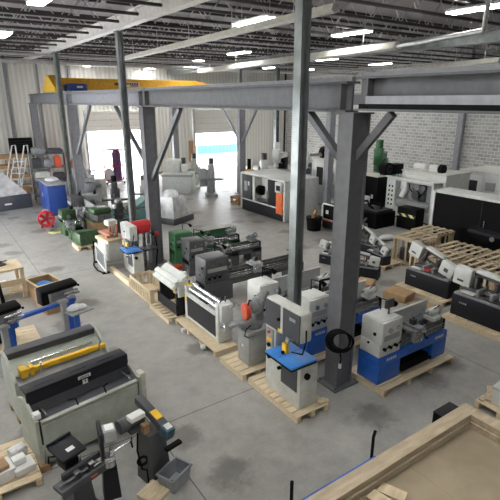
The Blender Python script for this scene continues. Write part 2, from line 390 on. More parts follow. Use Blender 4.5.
def column(lab, x, y, wx, wy, h, braces=(), mat='steel_dark'):
    o = thing('crane_column', lab, 'column', (x, y, 0))
    P(o, 'shaft', mat, b(-wx / 2 + .06, wx / 2 - .06, -wy / 2, wy / 2, .03, h), b(-wx / 2, -wx / 2 + .05, -wy / 2 - .02, wy / 2 + .02, .03, h), b(wx / 2 - .05, wx / 2, -wy / 2 - .02, wy / 2 + .02, .03, h))
    P(o, 'base_plate', mat, b(-wx / 2 - .12, wx / 2 + .12, -wy / 2 - .12, wy / 2 + .12, 0, .03))
    P(o, 'cap_plate', mat, b(-wx / 2 - .04, wx / 2 + .04, -wy / 2 - .06, wy / 2 + .06, h, h + .03))
    for sx in (-1, 1):
        for sy in (-1, 1): P(o, 'anchor_bolt', 'iron', c((sx * (wx / 2 + .07), sy * (wy / 2 + .07), .03), (sx * (wx / 2 + .07), sy * (wy / 2 + .07), .09), .018, None, 8))
    for (dy0, z0, dy1, z1) in braces:
        P(o, 'brace', mat, tube([(0, dy0, z0), (0, dy1, z1)], .085, 4)); 
    return o
column('large grey crane column nearest the viewer with a cable coil hung on it', 6.2, 5.88, .42, .30, 5.27, ((.1, 4.35, 1.2, 5.28), (-.1, 4.55, -.8, 5.3)))
column('large grey crane column left of centre behind the red-topped machine', 6.2, 14.95, .42, .30, 5.27, ((.1, 3.3, 2.95, 5.28), (-.1, 2.95, -2.4, 5.28)))
column('grey crane column with one brace left of the open door', 6.2, 24.0, .42, .30, 5.27, ((-.1, 3.0, -2.9, 5.28),), 'steel_mid')
column('farthest left crane column under the yellow end truck', 6.2, 33.1, .42, .30, 5.27, (), 'steel_mid')
column('far runway column with two braces beside the grey mills', 15.8, 24.0, .42, .30, 5.27, ((.1, 3.1, 2.4, 5.28), (-.1, 3.1, -1.8, 5.28)), 'steel_mid')
column('far runway column half hidden left of the nearest crane column', 15.8, 16.45, .34, .26, 5.27, ((.1, 3.9, 1.6, 5.28),), 'steel_mid')
column('far runway column against the back wall between the doors', 15.8, 33.0, .42, .30, 5.27, ((-.1, 3.4, -1.6, 5.28),), 'steel_mid')
def pole(lab, x, y, h, w=.1):
    o = thing('building_column', lab, 'column', (x, y, 0))
    P(o, 'shaft', 'steel_pole', b(-w, -w + .025, -w, w, .02, h), b(w - .025, w, -w, w, .02, h), b(-w + .025, w - .025, -.012, .012, .02, h), c((-w + .05, -w + .02, .02), (-w + .05, -w + .02, h), .022, None, 8))
    P(o, 'base_plate', 'steel_pole', b(-w - .08, w + .08, -w - .08, w + .08, 0, .02)); P(o, 'cap_plate', 'steel_pole', b(-w - .03, w + .03, -w - .03, w + .03, h, h + .03)); return o
pole('tall slim steel building column just behind the vertical bandsaw', 5.7, 6.73, 7.52)
pole('slim building column in front of the left-centre crane column', 5.7, 15.6, 7.52)
pole('slim building column near the blue cabinet and left wall', 5.7, 23.85, 7.52)
pole('slim building column standing right beside the far braced runway column', 16.2, 24.7, 7.27)
pole('slim far building column seen right of the braced runway columns', 18.9, 24.6, 7.7, .12)
# bridge crane ------------------------------------------------------------
o = thing('bridge_crane', 'yellow overhead bridge crane spanning across the far bay', 'crane', (0, 27.5, 0))
P(o, 'bridge_girder', 'crane_yellow', prism([(6.3, 6.02), (14.6, 6.02), (15.7, 6.25), (15.7, 6.42), (14.6, 6.62), (6.3, 6.62)], 'y', -.22, .22))
P(o, 'end_truck', 'yellow', prism([(-1.3, 5.9), (1.4, 5.9), (1.4, 6.1), (.35, 6.75), (-.05, 6.75), (-1.3, 6.1)], 'x', 6.02, 6.38), label='yellow trapezoid end truck')
P(o, 'end_truck', 'yellow', b(15.62, 15.98, -1.3, 1.3, 5.82, 6.2, .03))
P(o, 'walkway', 'galv', b(6.4, 15.4, -.42, -.24, 5.95, 6.0))
P(o, 'name_plate', 'white', b(9.75, 10.95, -.232, -.22, 6.22, 6.44), label='pale lettered plate with black marks')
P(o, 'lettering', 'black', *[b(9.5 + .09 * i, 9.56 + .09 * i, -.242, -.232, 6.28, 6.42) for i in range(3)], *[b(9.98 + .105 * i, 10.05 + .105 * i, -.242, -.232, 6.32, 6.42) for i in range(9)], b(10.4, 10.9, -.242, -.232, 6.24, 6.29))
h = P(o, 'hoist', 'deepblue', b(6.75, 7.75, -1.05, -.45, 5.95, 6.32, .06), c((6.65, -.75, 6.1), (6.75, -.75, 6.1), .17), label='blue hoist trolley')
P(h, 'trolley_arm', 'deepblue', b(6.9, 7.0, -.45, -.22, 6.2, 6.3), b(7.5, 7.6, -.45, -.22, 6.2, 6.3)); P(h, 'label_plate', 'white', b(7.2, 7.5, -1.06, -1.05, 6.1, 6.2))

# roof of the small office under the viewer (timber-framed tray)
o = thing('timber_roof_tray', 'timber-framed shallow board-lined platform top in the lower right corner', 'platform', (0, .11, 0))
ZT = 2.7
P(o, 'deck_board', 'tray_board', b(-1.0, 3.78, -2.5, 1.92, ZT - .16, ZT - .11), b(2.9, 2.906, -2.5, 1.8, ZT - .11, ZT - .108), label='brown dusty sheet boards')
P(o, 'edge_plank', 'wood_grey', b(-1.0, 3.93, 1.79, 1.92, ZT - .11, ZT)); P(o, 'edge_plank', 'wood_grey', b(3.80, 3.93, -2.5, 1.79, ZT - .11, ZT))
P(o, 'inner_lip', 'wood_grey', b(-1.0, 3.785, 1.765, 1.785, ZT - .11, ZT - .05)); P(o, 'inner_lip', 'wood_grey', b(3.765, 3.785, -2.5, 1.765, ZT - .11, ZT - .05))
P(o, 'side_wall', 'wallpanel', b(-.98, 3.9, 1.80, 1.9, 0, ZT - .16), b(3.8, 3.9, -2.5, 1.8, 0, ZT - .16), b(-.98, -.9, -2.5, 1.8, 0, ZT - .16), b(-.9, 3.8, -2.5, -2.4, 0, ZT - .16))
one('wood_offcut', 'left of two short plank offcuts lying on the timber-framed platform', 'offcut', 'wood', b(-.055, .055, -.1, .1, 0, .02), loc=(2.42, 1.76, ZT - .11), rz=10)
one('wood_offcut', 'right of two short plank offcuts lying on the timber-framed platform', 'offcut', 'wood', b(-.055, .055, -.1, .1, 0, .02), loc=(2.55, 1.77, ZT - .11), rz=22)
# things seen outside
o = thing('shipping_container', 'teal container in the bright yard beyond the right-hand open door', 'container', (23.6, 40, 0), 0)
P(o, 'body', 'container', b(-2.2, 2.2, 0, 2.0, .6, 1.4), *[b(-2.1 + .4 * i, -1.95 + .4 * i, -.04, 0, .65, 1.35) for i in range(11)]); P(o, 'roof', 'snowwhite', b(-2.25, 2.25, -.05, 2.05, 1.4, 2.1)); P(o, 'skid', 'grey', b(-2.1, 2.1, .1, 1.9, -.02, .6))
# daylight
w = bpy.data.worlds.new('daylight'); scene.world = w; w.use_nodes = True
bg = w.node_tree.nodes['Background']; sky = w.node_tree.nodes.new('ShaderNodeTexSky'); sky.sky_type = 'HOSEK_WILKIE'
sky.turbidity = 8; sky.sun_direction = Vector((-.4, .5, .75)).normalized(); sky.ground_albedo = .7
hs = w.node_tree.nodes.new('ShaderNodeHueSaturation'); hs.inputs['Saturation'].default_value = .25
w.node_tree.links.new(sky.outputs[0], hs.inputs['Color']); w.node_tree.links.new(hs.outputs[0], bg.inputs['Color']); bg.inputs['Strength'].default_value = 12.0
# camera
cam = bpy.data.cameras.new('camera'); co = bpy.data.objects.new('camera', cam); COL.objects.link(co)
co.location = (0, 0, 5.5); co.rotation_euler = (math.radians(90 - 17.7004), 0, math.radians(-34.4152)); cam.sensor_width = 36; cam.lens = 36 * 470 / 500; cam.clip_end = 300
scene.camera = co
scene.view_settings.view_transform = 'Standard'; scene.view_settings.look = 'None'; scene.view_settings.gamma = 1; scene.view_settings.exposure = 2.0

# ============================================================ MACHINES
def pallet(lab, x0, x1, y0, y1, rz=0, along='y', mat='wood_pale', name='wooden_pallet', h=.13, gap=.012, bw=.16):
    """deck boards run along 'along'; stringers across"""
    cx, cy = (x0 + x1) / 2, (y0 + y1) / 2; lx, ly = x1 - x0, y1 - y0
    o = thing(name, lab, 'pallet', (cx, cy, 0), rz)
    if along == 'y':
        n = max(3, int(lx / bw)); st = lx / n
        P(o, 'deck', mat, *[b(-lx / 2 + st * i + gap, -lx / 2 + st * (i + 1) - gap, -ly / 2, ly / 2, h - .022, h) for i in range(n)])
        m = max(3, int(ly / .6) + 1)
        for i in range(m):
            yy = -ly / 2 + .05 + (ly - .1) * i / (m - 1); P(o, 'stringer', mat, b(-lx / 2, lx / 2, yy - .045, yy + .045, 0, h - .022))
    else:
        n = max(3, int(ly / bw)); st = ly / n
        P(o, 'deck', mat, *[b(-lx / 2, lx / 2, -ly / 2 + st * i + gap, -ly / 2 + st * (i + 1) - gap, h - .022, h) for i in range(n)])
        m = max(3, int(lx / .6) + 1)
        for i in range(m):
            xx = -lx / 2 + .05 + (lx - .1) * i / (m - 1); P(o, 'stringer', mat, b(xx - .045, xx + .045, -ly / 2, ly / 2, 0, h - .022))
    return o

def lathe(lab, x, y, z, L, base, head, bedm, H=1.42, D=.52, guard='machine_white', hw=.62, tail='machine_white', pedestal=True, text=False, rz=0, guardh=.34, dark='black', guard_x0=None):
    """engine lathe: origin at front left bottom, bed along +x, operator on -y"""
    o = thing('engine_lathe', lab, 'lathe', (x, y, z), rz)
    k = H / 1.42; zb = .62 * k; bed = .86 * k
    if pedestal:
        P(o, 'base', base, b(0, L, 0, D, zb - .20, zb, .012), b(0, hw + .04, 0, D, 0, zb - .2, .012), b(L - .5, L, 0, D, 0, zb - .2, .012))
        P(o, 'chip_tray', dark, b(hw, L - .52, .06, D - .02, .06, .16), b(hw, L - .52, D - .03, D - .02, .16, zb - .2))
        P(o, 'foot_brake', dark, b(hw + .04, L - .55, -.05, -.01, .10, .14))
    else:
        P(o, 'base', base, b(0, hw + .1, 0, D, 0, zb, .02), b(L * .55, L * .55 + .35, 0.02, D - .02, 0, zb, .02), b(L - .45, L, .02, D - .02, 0, zb, .02), b(0, L, .02, D - .02, zb - .16, zb, .02))
    P(o, 'bed', bedm, b(hw - .02, L - .06, .10, .16, zb, bed), b(hw - .02, L - .06, .30, .36, zb, bed), b(hw - .02, L - .06, .16, .30, zb + .02, zb + .10),
      *[b(hw + .25 * i, hw + .25 * i + .03, .16, .30, zb + .1, bed - .03) for i in range(1, int((L - hw) / .25))], prism([(.10, bed), (.13, bed + .02), (.16, bed)], 'x', hw, L - .06), prism([(.30, bed), (.33, bed + .02), (.36, bed)], 'x', hw, L - .06))
    hd = P(o, 'headstock', head, b(0, hw, .02, D - .02, zb, zb + .30 * k, .015), b(.0, hw - .03, -.02, D - .02, zb + .30 * k, H, .03), b(.03, hw - .1, .02, D - .06, H, H + .015, .005))
    for i in range(2): P(hd, 'speed_dial', 'chrome', c((.2 + .25 * i, -.02, zb + .6 * k), (.2 + .25 * i, -.06, zb + .6 * k), .05))
    for i in range(3): P(hd, 'gear_lever', dark, c((.12 + .17 * i, .02, zb + .18 * k), (.12 + .17 * i, -.03, zb + .18 * k), .035), c((.12 + .17 * i, -.02, zb + .18 * k), (.15 + .17 * i, -.07, zb + .28 * k), .01), s((.15 + .17 * i, -.07, zb + .28 * k), .018, u=8, v=6))
    P(hd, 'control_plate', 'grey', b(.06, hw - .12, -.028, -.02, zb + .38 * k, zb + .5 * k))
    P(hd, 'end_knob', dark, c((0, .16, zb + .5 * k), (-.02, .16, zb + .5 * k), .035), c((0, .3, zb + .25 * k), (-.02, .3, zb + .25 * k), .025))
    zc = bed + .22 * k
    P(o, 'chuck', 'iron', c((hw - .03, .23, zc), (hw + .05, .23, zc), .06), c((hw + .05, .23, zc), (hw + .15, .23, zc), .12 * k, None, 24), *[b(hw + .15, hw + .18, .21, .25, zc + .03, zc + .09) for _ in (0,)],
      rot(b(hw + .15, hw + .18, .21, .25, zc + .03, zc + .09), (hw, .23, zc), 'X', 120), rot(b(hw + .15, hw + .18, .21, .25, zc + .03, zc + .09), (hw, .23, zc), 'X', 240))
    P(o, 'lead_screw', 'chrome', c((hw, .05, zb + .10), (L - .1, .05, zb + .10), .016), c((hw, .05, zb + .05), (L - .1, .05, zb + .05), .013), c((hw, .05, zb + .16), (L - .1, .05, zb + .16), .012))
    cx = hw + (L - hw) * .36
    ca = P(o, 'carriage', 'castgrey', b(cx - .2, cx + .2, .06, .40, bed + .01, bed + .07, .01), b(cx - .16, cx + .16, -.02, .08, zb + .02, bed + .06, .015), b(cx - .08, cx + .08, -.04, .36, bed + .07, bed + .12, .01))
    P(ca, 'handwheel', 'chrome', wheel((cx - .08, -.06, zb + .14), (0, -1, 0), .085)); P(ca, 'handwheel', 'chrome', wheel((cx, -.1, bed + .09), (0, -1, 0), .055, .009))
    P(ca, 'tool_post', 'darkiron', b(cx - .06, cx + .06, .12, .24, bed + .12, bed + .24, .01), c((cx, .18, bed + .24), (cx, .18, bed + .29), .025), c((cx, .18, bed + .28), (cx + .11, .12, bed + .34), .009), s((cx + .11, .12, bed + .34), .02))
    P(ca, 'apron_lever', dark, c((cx + .1, -.02, zb + .2), (cx + .14, -.1, zb + .1), .01), s((cx + .14, -.1, zb + .1), .02, u=8, v=6))
    tx = L - .42
    ta = P(o, 'tailstock', tail, b(tx, tx + .26, .10, .36, bed + .02, bed + .10, .01), b(tx + .03, tx + .24, .14, .33, bed + .10, zc + .03, .04), c((tx - .02, .23, zc), (tx + .28, .23, zc), .07))
    P(ta, 'quill', 'chrome', c((tx - .12, .23, zc), (tx, .23, zc), .03)); P(ta, 'handwheel', 'chrome', wheel((tx + .31, .23, zc), (1, 0, 0), .09)); P(ta, 'clamp_lever', dark, c((tx + .12, .2, zc + .05), (tx + .18, .1, zc + .17), .01))
    P(o, 'bed_end_gear', dark, b(L - .06, L, .08, .38, zb, bed, .01))
    if guard:
        gx = hw + .02 if guard_x0 is None else guard_x0
        P(o, 'splash_guard', guard, b(gx, L - .1, D - .02, D, zb, bed + guardh), b(gx, L - .1, D - .06, D, bed + guardh - .02, bed + guardh), *[b(gx + (L - .1 - gx) * q - .01, gx + (L - .1 - gx) * q + .01, D - .03, D + .012, zb, bed + guardh) for q in (.0, .33, .66, 1)])
    P(o, 'work_lamp', dark, tube([(hw - .18, D - .1, H), (hw - .18, D - .1, H + .25), (hw + .02, D - .2, H + .18)], .014), c((hw + .02, D - .2, H + .2), (hw + .10, D - .24, H + .1), .03, .06))
    if text:
        P(o, 'name_lettering', 'offwhite', *[b(.22 + .06 * i, .26 + .06 * i, -.004, 0.001, zb - .12, zb - .06) for i in range(5)], *[b(L - .42 + .06 * i, L - .38 + .06 * i, -.004, 0.001, zb - .12, zb - .06) for i in range(5)])
    return o
pallet('pale pallet under the nearest blue-based lathe', 6.55, 8.85, 4.98, 5.98, along='x')
m0 = lathe('blue and white engine lathe nearest the viewer, right of the large column', 6.6, 5.2, .13, 2.2, 'blue', 'machine_white', 'iron', 1.35, .54, text=True)
P(m0, 'readout_box', 'dkgrey', b(.30, .52, .18, .24, 1.5, 1.68, .01), c((.41, .21, 1.35), (.41, .21, 1.5), .02))
pallet('pallet under the blue-based lathe half hidden behind the large column', 6.1, 8.65, 6.55, 7.6, along='x')
lathe('blue and white engine lathe partly hidden behind the large near column', 6.15, 6.78, .13, 2.4, 'blue', 'machine_white', 'iron', 1.35, .54, text=True)
lathe('white-headed grey engine lathe between the cold saw and the slim pole', 5.85, 8.15, 0, 2.45, 'grey', 'machine_white', 'iron', 1.42, .54, hw=.58, guardh=.42)
lathe('long dark grey engine lathe with tall boxy headstock', 5.85, 10.72, 0, 3.6, 'midgrey', 'midgrey', 'darkiron', 1.32, .62, guard=None, hw=.8, tail='castgrey', pedestal=False)
lathe('dark grey engine lathe between the green lathe and the tall boxy one', 6.5, 12.95, 0, 2.9, 'midgrey', 'midgrey', 'darkiron', 1.18, .58, guard=None, hw=.62, tail='castgrey', pedestal=False)
lathe('green engine lathe with long green back guard', 6.62, 14.22, 0, 2.7, 'green', 'green', 'darkiron', 1.12, .55, guard='green', hw=.7, tail='castgrey', pedestal=False, guardh=.22)

# vertical bandsaw ---------------------------------------------------------
def bandsaw(lab, x, y, z, sc=1.0, big=True):
    """wheel doors face -x; column on +y side, throat and table on -y side"""
    o = thing('vertical_bandsaw', lab, 'bandsaw', (x, y, z)); k = sc
    def B(*a, **q): return b(*[v * k for v in a[:6]], *( [a[6]] if len(a) > 6 else []))
    P(o, 'cabinet', 'offwhite', B(.0, .42, -.52, .52, 0, .86, .015), B(0, .25, .22, .52, .86, 1.5, .01))
    hd = P(o, 'upper_wheel_case', 'offwhite', B(-.02, .25, -.52, .52, 1.34, 1.92, .05))
    P(hd, 'wheel_door', 'dkgrey' if big else 'grey', B(-.035, -.02, .03, .50, 1.37, 1.89)); P(hd, 'wheel_door', 'dkgrey' if big else 'grey', B(-.035, -.02, -.5, -.03, 1.37, 1.89))
    P(hd, 'door_knob', 'black', c((-.035 * k, .07 * k, 1.62 * k), (-.075 * k, .07 * k, 1.62 * k), .03 * k)); P(hd, 'seam_strip', 'offwhite', B(-.04, -.02, -.03, .03, 1.36, 1.9))
    P(hd, 'badge', 'grey', B(-.04, -.035, -.38, -.22, 1.72, 1.78))
    lc = P(o, 'lower_door', 'dkgrey', B(-.012, 0, -.44, .02, .34, .82)); P(lc, 'name_plate', 'white', B(-.018, -.012, -.30, -.10, .72, .77), label='white plate with dark lettering'); P(lc, 'lettering', 'black', *[B(-.02, -.018, -.275 + .035 * i, -.255 + .035 * i, .735, .757) for i in range(5)]); P(lc, 'door_knob', 'black', c((-.012 * k, .05 * k, .62 * k), (-.06 * k, .05 * k, .62 * k), .035 * k))
    P(o, 'table', 'tableblue', B(-.24, .36, -.56, -.13, .94, .98, .008), B(-.24, .36, -.12, .22, .94, .978, .008), label='bright blue table')
    P(o, 'table_rim', 'black', B(-.235, .355, -.555, .215, .90, .94)); P(o, 'trunnion', 'dkgrey', B(-.1, .1, -.3, -.1, .84, .91))
    P(o, 'blade', 'chrome', B(-.06, -.05, -.16, -.14, .94, 1.36)); P(o, 'guide_post', 'chrome', B(-.02, .02, -.17, -.13, 1.15, 1.4)); P(o, 'blade_guard', 'yellow', B(-.09, -.02, -.21, -.09, 1.05, 1.24, .005)); P(o, 'case_sticker', 'yellow', B(-.04, -.02, .02, .10, 1.36, 1.43))
    P(o, 'guide_knob', 'black', c((-.02 * k, -.14 * k, 1.06 * k), (-.12 * k, -.14 * k, 1.06 * k), .035 * k), c((.1 * k, -.57 * k, .72 * k), (.1 * k, -.62 * k, .72 * k), .06 * k))
    cp = P(o, 'control_panel', 'grey', B(-.03, 0, .27, .47, .92, 1.3)); P(cp, 'stop_button', 'red', c((-.03 * k, .37 * k, 1.24 * k), (-.06 * k, .37 * k, 1.24 * k), .03 * k)); P(cp, 'yellow_sticker', 'yellow', B(-.034, -.03, .29, .45, 1.04, 1.12)); P(cp, 'rotary_switch', 'black', c((-.03 * k, .37 * k, .97 * k), (-.06 * k, .37 * k, .97 * k), .04 * k)); P(cp, 'dial', 'black', c((-.02 * k, .37 * k, .72 * k), (-.05 * k, .37 * k, .72 * k), .05 * k))
    P(o, 'air_hose', 'black', tube([(.1 * k, -.52 * k, 1.6 * k), (.02 * k, -.62 * k, 1.45 * k), (-.02 * k, -.58 * k, 1.2 * k), (-.04 * k, -.3 * k, 1.12 * k)], .014))
    return o
pallet('pallet under the tall vertical bandsaw nearest the viewer', 4.66, 5.42, 5.32, 6.88, along='x')
bandsaw('tall white and dark grey vertical bandsaw with bright blue table nearest the viewer', 4.82, 5.98, .13, .99)
one('bolt_bag', 'small clear bag of brass fittings lying on the bandsaw pallet corner', 'bag', 'wood_pale', s((0, 0, .04), .1, (1, .8, .4)), s((.06, -.05, .04), .07, (1, 1, .5)), loc=(5.33, 5.43, .13))
bandsaw('smaller white vertical bandsaw with blue table in front of the red-topped drill', 4.98, 14.35, .05, .86, False)
one('skid_timber', 'pale timber beam lying along the floor under the small white bandsaw', 'timber', 'wood_pale', b(-.06, .06, -.9, .9, 0, .14), b(-.08, .08, -.95, -.6, .14, .2), loc=(4.6, 14.1, 0), rz=0)
o = thing('cable_coil', 'black cable coil with plug hung on the nearest crane column', 'cable', (5.89, 5.63, 1.15))
P(o, 'coil', 'rubber', *[ring((-.02 + .008 * i, -.02 * i, .012 * (i % 3)), (1, .9, .12 * (i - 3)), .22 - .012 * (i % 3), .017, 24, 6) for i in range(6)])
P(o, 'plug_lead', 'rubber', tube([(0, -.05, -.2), (.02, -.08, -.36), (.0, -.08, -.48)], .014)); P(o, 'plug', 'white', c((0, -.08, -.46), (0, -.08, -.55), .03)); P(o, 'hook', 'iron', tube([(.02, .0, .17), (.1, .02, .2), (.12, .06, .2)], .012))

# cold saw ---------------------------------------------------------------
pallet('pallet under the grey cold saw with red blade guard', 4.6, 5.45, 6.98, 7.9, along='x')
o = thing('cold_saw', 'grey cold saw on a cabinet with round red blade guard', 'saw', (4.9, 7.2, .13))
P(o, 'cabinet', 'grey', b(0, .52, 0, .42, 0, .72, .02)); P(o, 'cabinet_label', 'white', b(-.004, 0, .2, .26, .38, .44)); P(o, 'coolant_tray', 'grey', b(-.05, .57, -.05, .47, .72, .80, .02))
P(o, 'turntable', 'castgrey', c((.26, .21, .8), (.26, .21, .88), .2), b(.05, .45, .05, .40, .88, .92, .01)); v = P(o, 'vise', 'castgrey', b(-.12, .12, .1, .42, .86, .98, .01), b(-.30, -.1, .2, .32, .88, .96, .01), c((-.3, .26, .93), (-.5, .30, .93), .018)); P(v, 'handwheel', 'chrome', wheel((-.42, .28, .93), (-1, .2, 0), .08))
sh = P(o, 'saw_head', 'castgrey', b(.28, .48, .12, .32, .92, 1.25, .04), c((.22, .1, 1.28), (.40, .24, 1.28), .16), c((.40, .24, 1.34), (.62, .36, 1.34), .11), s((.3, .15, 1.3), .17, (1, .8, 1)))
P(sh, 'blade_guard', 'redorange', c((.03, .22, 1.2), (.13, .2, 1.2), .165, None, 24), b(.03, .13, .14, .28, 1.0, 1.12, .01), label='round red-orange guard'); P(sh, 'saw_disc', 'chrome', c((.135, .2, 1.17), (.15, .197, 1.17), .15, None, 28)); P(sh, 'feed_lever', 'black', tube([(.2, .2, 1.4), (.05, .05, 1.5), (-.05, -.05, 1.45)], .013)); P(o, 'coolant_hose', 'black', tube([(.05, .0, .95), (-.08, -.02, .9), (-.1, .0, .75), (-.02, -.03, .7)], .012))

# slip roll -----------------------------------------------------------------
o = pallet('long pallet with two white blocks under the silver slip roll', 4.62, 5.22, 8.12, 10.15, along='y', gap=.004, bw=.3)
for yy in (8.6, 9.6): P(o, 'spacer_block', 'white', b(-.39, -.30, yy - .05 - 9.135, yy + .05 - 9.135, .02, .10))
o = thing('slip_roll', 'silver slip roll machine with dark side panel on a long pallet', 'roller', (4.88, 8.4, .13))
P(o, 'end_frame', 'machine_white', b(0, .36, 0, .14, 0, .98, .02)); P(o, 'end_frame', 'machine_white', b(0, .36, 1.55, 1.69, 0, .90, .02))
P(o, 'side_panel', 'charcoal', b(.0, .03, .14, 1.55, .12, .66), label='dark side panel'); P(o, 'lower_rail', 'machine_white', b(0, .34, .14, 1.55, .06, .12), b(-.01, .06, .14, 1.55, .66, .74))
for i, (xx, zz) in enumerate(((.09, .84), (.20, .92), (.28, .80))): P(o, 'forming_roll', 'chrome', c((xx, .12, zz), (xx, 1.58, zz), .045))
gb = P(o, 'gear_housing', 'machine_white', b(.02, .34, -.12, 0, .55, .98, .03)); P(gb, 'crank', 'chrome', tube([(.2, -.12, .9), (.2, -.2, .9), (.36, -.24, 1.0), (.36, -.34, 1.0)], .018)); P(gb, 'adjusting_screw', 'iron', c((.1, .07, .98), (.1, .07, 1.1), .02), c((.24, .07, .98), (.24, .07, 1.1), .02)); P(o, 'adjusting_screw', 'iron', c((.12, 1.62, .9), (.12, 1.62, 1.04), .02))
P(o, 'warning_sticker', 'yellow', b(-.006, 0, 1.57, 1.66, .5, .66)); P(o, 'warning_sticker', 'yellow', b(.02, .16, 1.60, 1.66, .9, .95))
# stomp shear
o = pallet('slatted pallet under the pale sheet metal shear', 4.45, 5.2, 10.2, 11.42, along='x', gap=.05, bw=.2)
for ch in o.children: pass
o = thing('foot_shear', 'pale sheet metal shear with dark side boards beside the slatted crate', 'shear', (4.72, 10.24, .13))
P(o, 'end_frame', 'charcoal', b(0, .5, 0, .06, 0, .62, .01)); P(o, 'end_frame', 'charcoal', b(0.05, .5, 1.1, 1.16, 0, .8, .01)); P(o, 'foot_treadle', 'charcoal', b(-.02, .02, .0, 1.16, .05, .32))
P(o, 'table', 'machine_white', rot(b(-.12, .40, -.04, 1.2, .80, .90, .02), (.0, 0, .85), 'Y', -32)); P(o, 'upper_beam', 'machine_white', rot(b(.0, .16, -.06, 1.22, .9, .98, .03), (.0, 0, .85), 'Y', -32), b(.3, .44, .2, .3, .7, 1.1, .03))
P(o, 'back_gauge', 'chrome', c((.42, .05, .86), (.42, 1.1, .86), .02), c((.5, .05, .82), (.5, 1.1, .82), .02), c((.3, .3, .86), (.5, .3, .86), .012), c((.3, .9, .86), (.5, .9, .86), .012)); P(o, 'side_cover', 'offwhite', b(.02, .42, -.1, -.04, .55, 1.0, .04)); P(o, 'hand_lever', 'chrome', tube([(.3, -.06, .95), (.34, -.05, 1.15), (.42, .1, 1.2)], .015)); P(o, 'warning_sticker', 'yellow', b(-.03, .0, .0, .1, .66, .74))
# slatted crate
def crate(name, lab, cat, x, y, z, lx, ly, h, top=True, rz=0, group=None, mat='wood', slats=4, fill=None, brace=False):
    o = thing(name, lab, cat, (x, y, z), rz, group)
    P(o, 'post', mat, *[b(sx * (lx / 2 - .03) - .03, sx * (lx / 2 - .03) + .03, sy * (ly / 2 - .03) - .03, sy * (ly / 2 - .03) + .03, .0, h - .02) for sx in (-1, 1) for sy in (-1, 1)]) if False else None
    for sx in (-1, 1):
        for sy in (-1, 1): P(o, 'post', mat, b(sx * (lx / 2 - .035) - .035, sx * (lx / 2 - .035) + .035, sy * (ly / 2 - .035) - .035, sy * (ly / 2 - .035) + .035, .0, h - .02))
    def side(nm, fx):
        r = []
        for q in range(2): 
            zz = .04 + (h - .14) * q; r.append(zz)
        return r
    for sy in (-1, 1): P(o, 'side_rails', mat, *[b(-lx / 2, lx / 2, sy * ly / 2 - .012, sy * ly / 2 + .012, zz, zz + .09) for zz in (.02, h - .12)], *[b(-lx / 2 + lx * (i + .5) / slats - .035, -lx / 2 + lx * (i + .5) / slats + .035, sy * ly / 2 - .010, sy * ly / 2 + .010, .05, h - .05) for i in range(slats)])
    ns = max(2, int(ly / lx * slats))
    for sx in (-1, 1): P(o, 'side_rails', mat, *[b(sx * lx / 2 - .012, sx * lx / 2 + .012, -ly / 2, ly / 2, zz, zz + .09) for zz in (.02, h - .12)], *[b(sx * lx / 2 - .010, sx * lx / 2 + .010, -ly / 2 + ly * (i + .5) / ns - .035, -ly / 2 + ly * (i + .5) / ns + .035, .05, h - .05) for i in range(ns)])
    P(o, 'floor_boards', mat, b(-lx / 2 + .02, lx / 2 - .02, -ly / 2 + .02, ly / 2 - .02, .02, .06))
    if top:
        n = max(4, int(ly / .24)); P(o, 'top_slats', mat, *[b(-lx / 2, lx / 2, -ly / 2 + ly * (i + .5) / n - .05, -ly / 2 + ly * (i + .5) / n + .05, h - .02, h) for i in range(n)], *[b(xx - .04, xx + .04, -ly / 2, ly / 2, h - .045, h - .021) for xx in (-lx / 2 + .1, 0, lx / 2 - .1)])
    if fill: P(o, 'packed_machine', fill, b(-lx * .32, lx * .32, -ly * .36, ly * .36, .06, h * .55, .04), b(-lx * .18, lx * .22, -ly * .2, ly * .25, h * .55, h * .85, .05))
    return o
crate('slatted_crate', 'open-topped slatted timber crate left of the pale shear', 'crate', 4.86, 12.28, 0, .66, 1.55, .5, top=False)

# ---------------------------------------------------------------- left foreground
def brake(kind, lab, x, y, rz, L):
    o = thing('folding_machine', lab, 'folding machine', (x, y, 0), rz)
    return o
# front folder with dark clamping beam; local x along length, front face at y=0 facing -y
L = 1.70
o = brake(0, 'grey sheet metal folder with long black clamping beam and white plate', .74, 6.68, 9, L)
P(o, 'apron', 'sagegrey', b(0.03, L - .03, 0, .05, .12, .84, .01), b(.03, L - .03, -.02, .06, .84, .88, .01)); P(o, 'apron_edge', 'cream', b(.05, L - .05, -.006, .03, .79, .81))
P(o, 'side_frame', 'sagegrey', prism([(.02, .0), (.80, 0), (.80, .95), (.5, 1.08), (.1, .90), (.02, .90)], 'x', -.05, .0)); P(o, 'side_frame', 'sagegrey', prism([(.02, .0), (.80, 0), (.80, .95), (.5, 1.08), (.1, .90), (.02, .90)], 'x', L, L + .05))
cb = P(o, 'clamping_beam', 'charcoal', b(-.02, L + .02, .38, .44, .90, 1.19, .01), b(-.02, L + .02, .38, .66, 1.15, 1.21, .01), prism([(.26, .88), (.38, .92), (.38, .98)], 'x', 0, L), label='long black clamping beam')
P(cb, 'name_plate', 'white', b(.80, 1.02, .372, .38, 1.08, 1.14, .004), label='pale oval script plate'); P(cb, 'script_mark', 'charcoal', *[b(.83 + .024 * i, .842 + .024 * i, .369, .3722, 1.095 + .006 * (i % 2), 1.118 + .006 * (i % 3)) for i in range(7)])
P(cb, 'notice_plate', 'white', b(.87, .96, .372, .38, .97, 1.05)); P(cb, 'notice_mark', 'charcoal', b(.905, .925, .369, .3722, 1.01, 1.045))
[P(cb, 'edge_slot', 'black', b(q, q + .3, .48, .50, 1.209, 1.212)) for q in (.15, .7, 1.2)]; [P(cb, 'end_bolt', 'chrome', c((q, .5, 1.21), (q, .5, 1.225), .015)) for q in (.06, L - .06)]
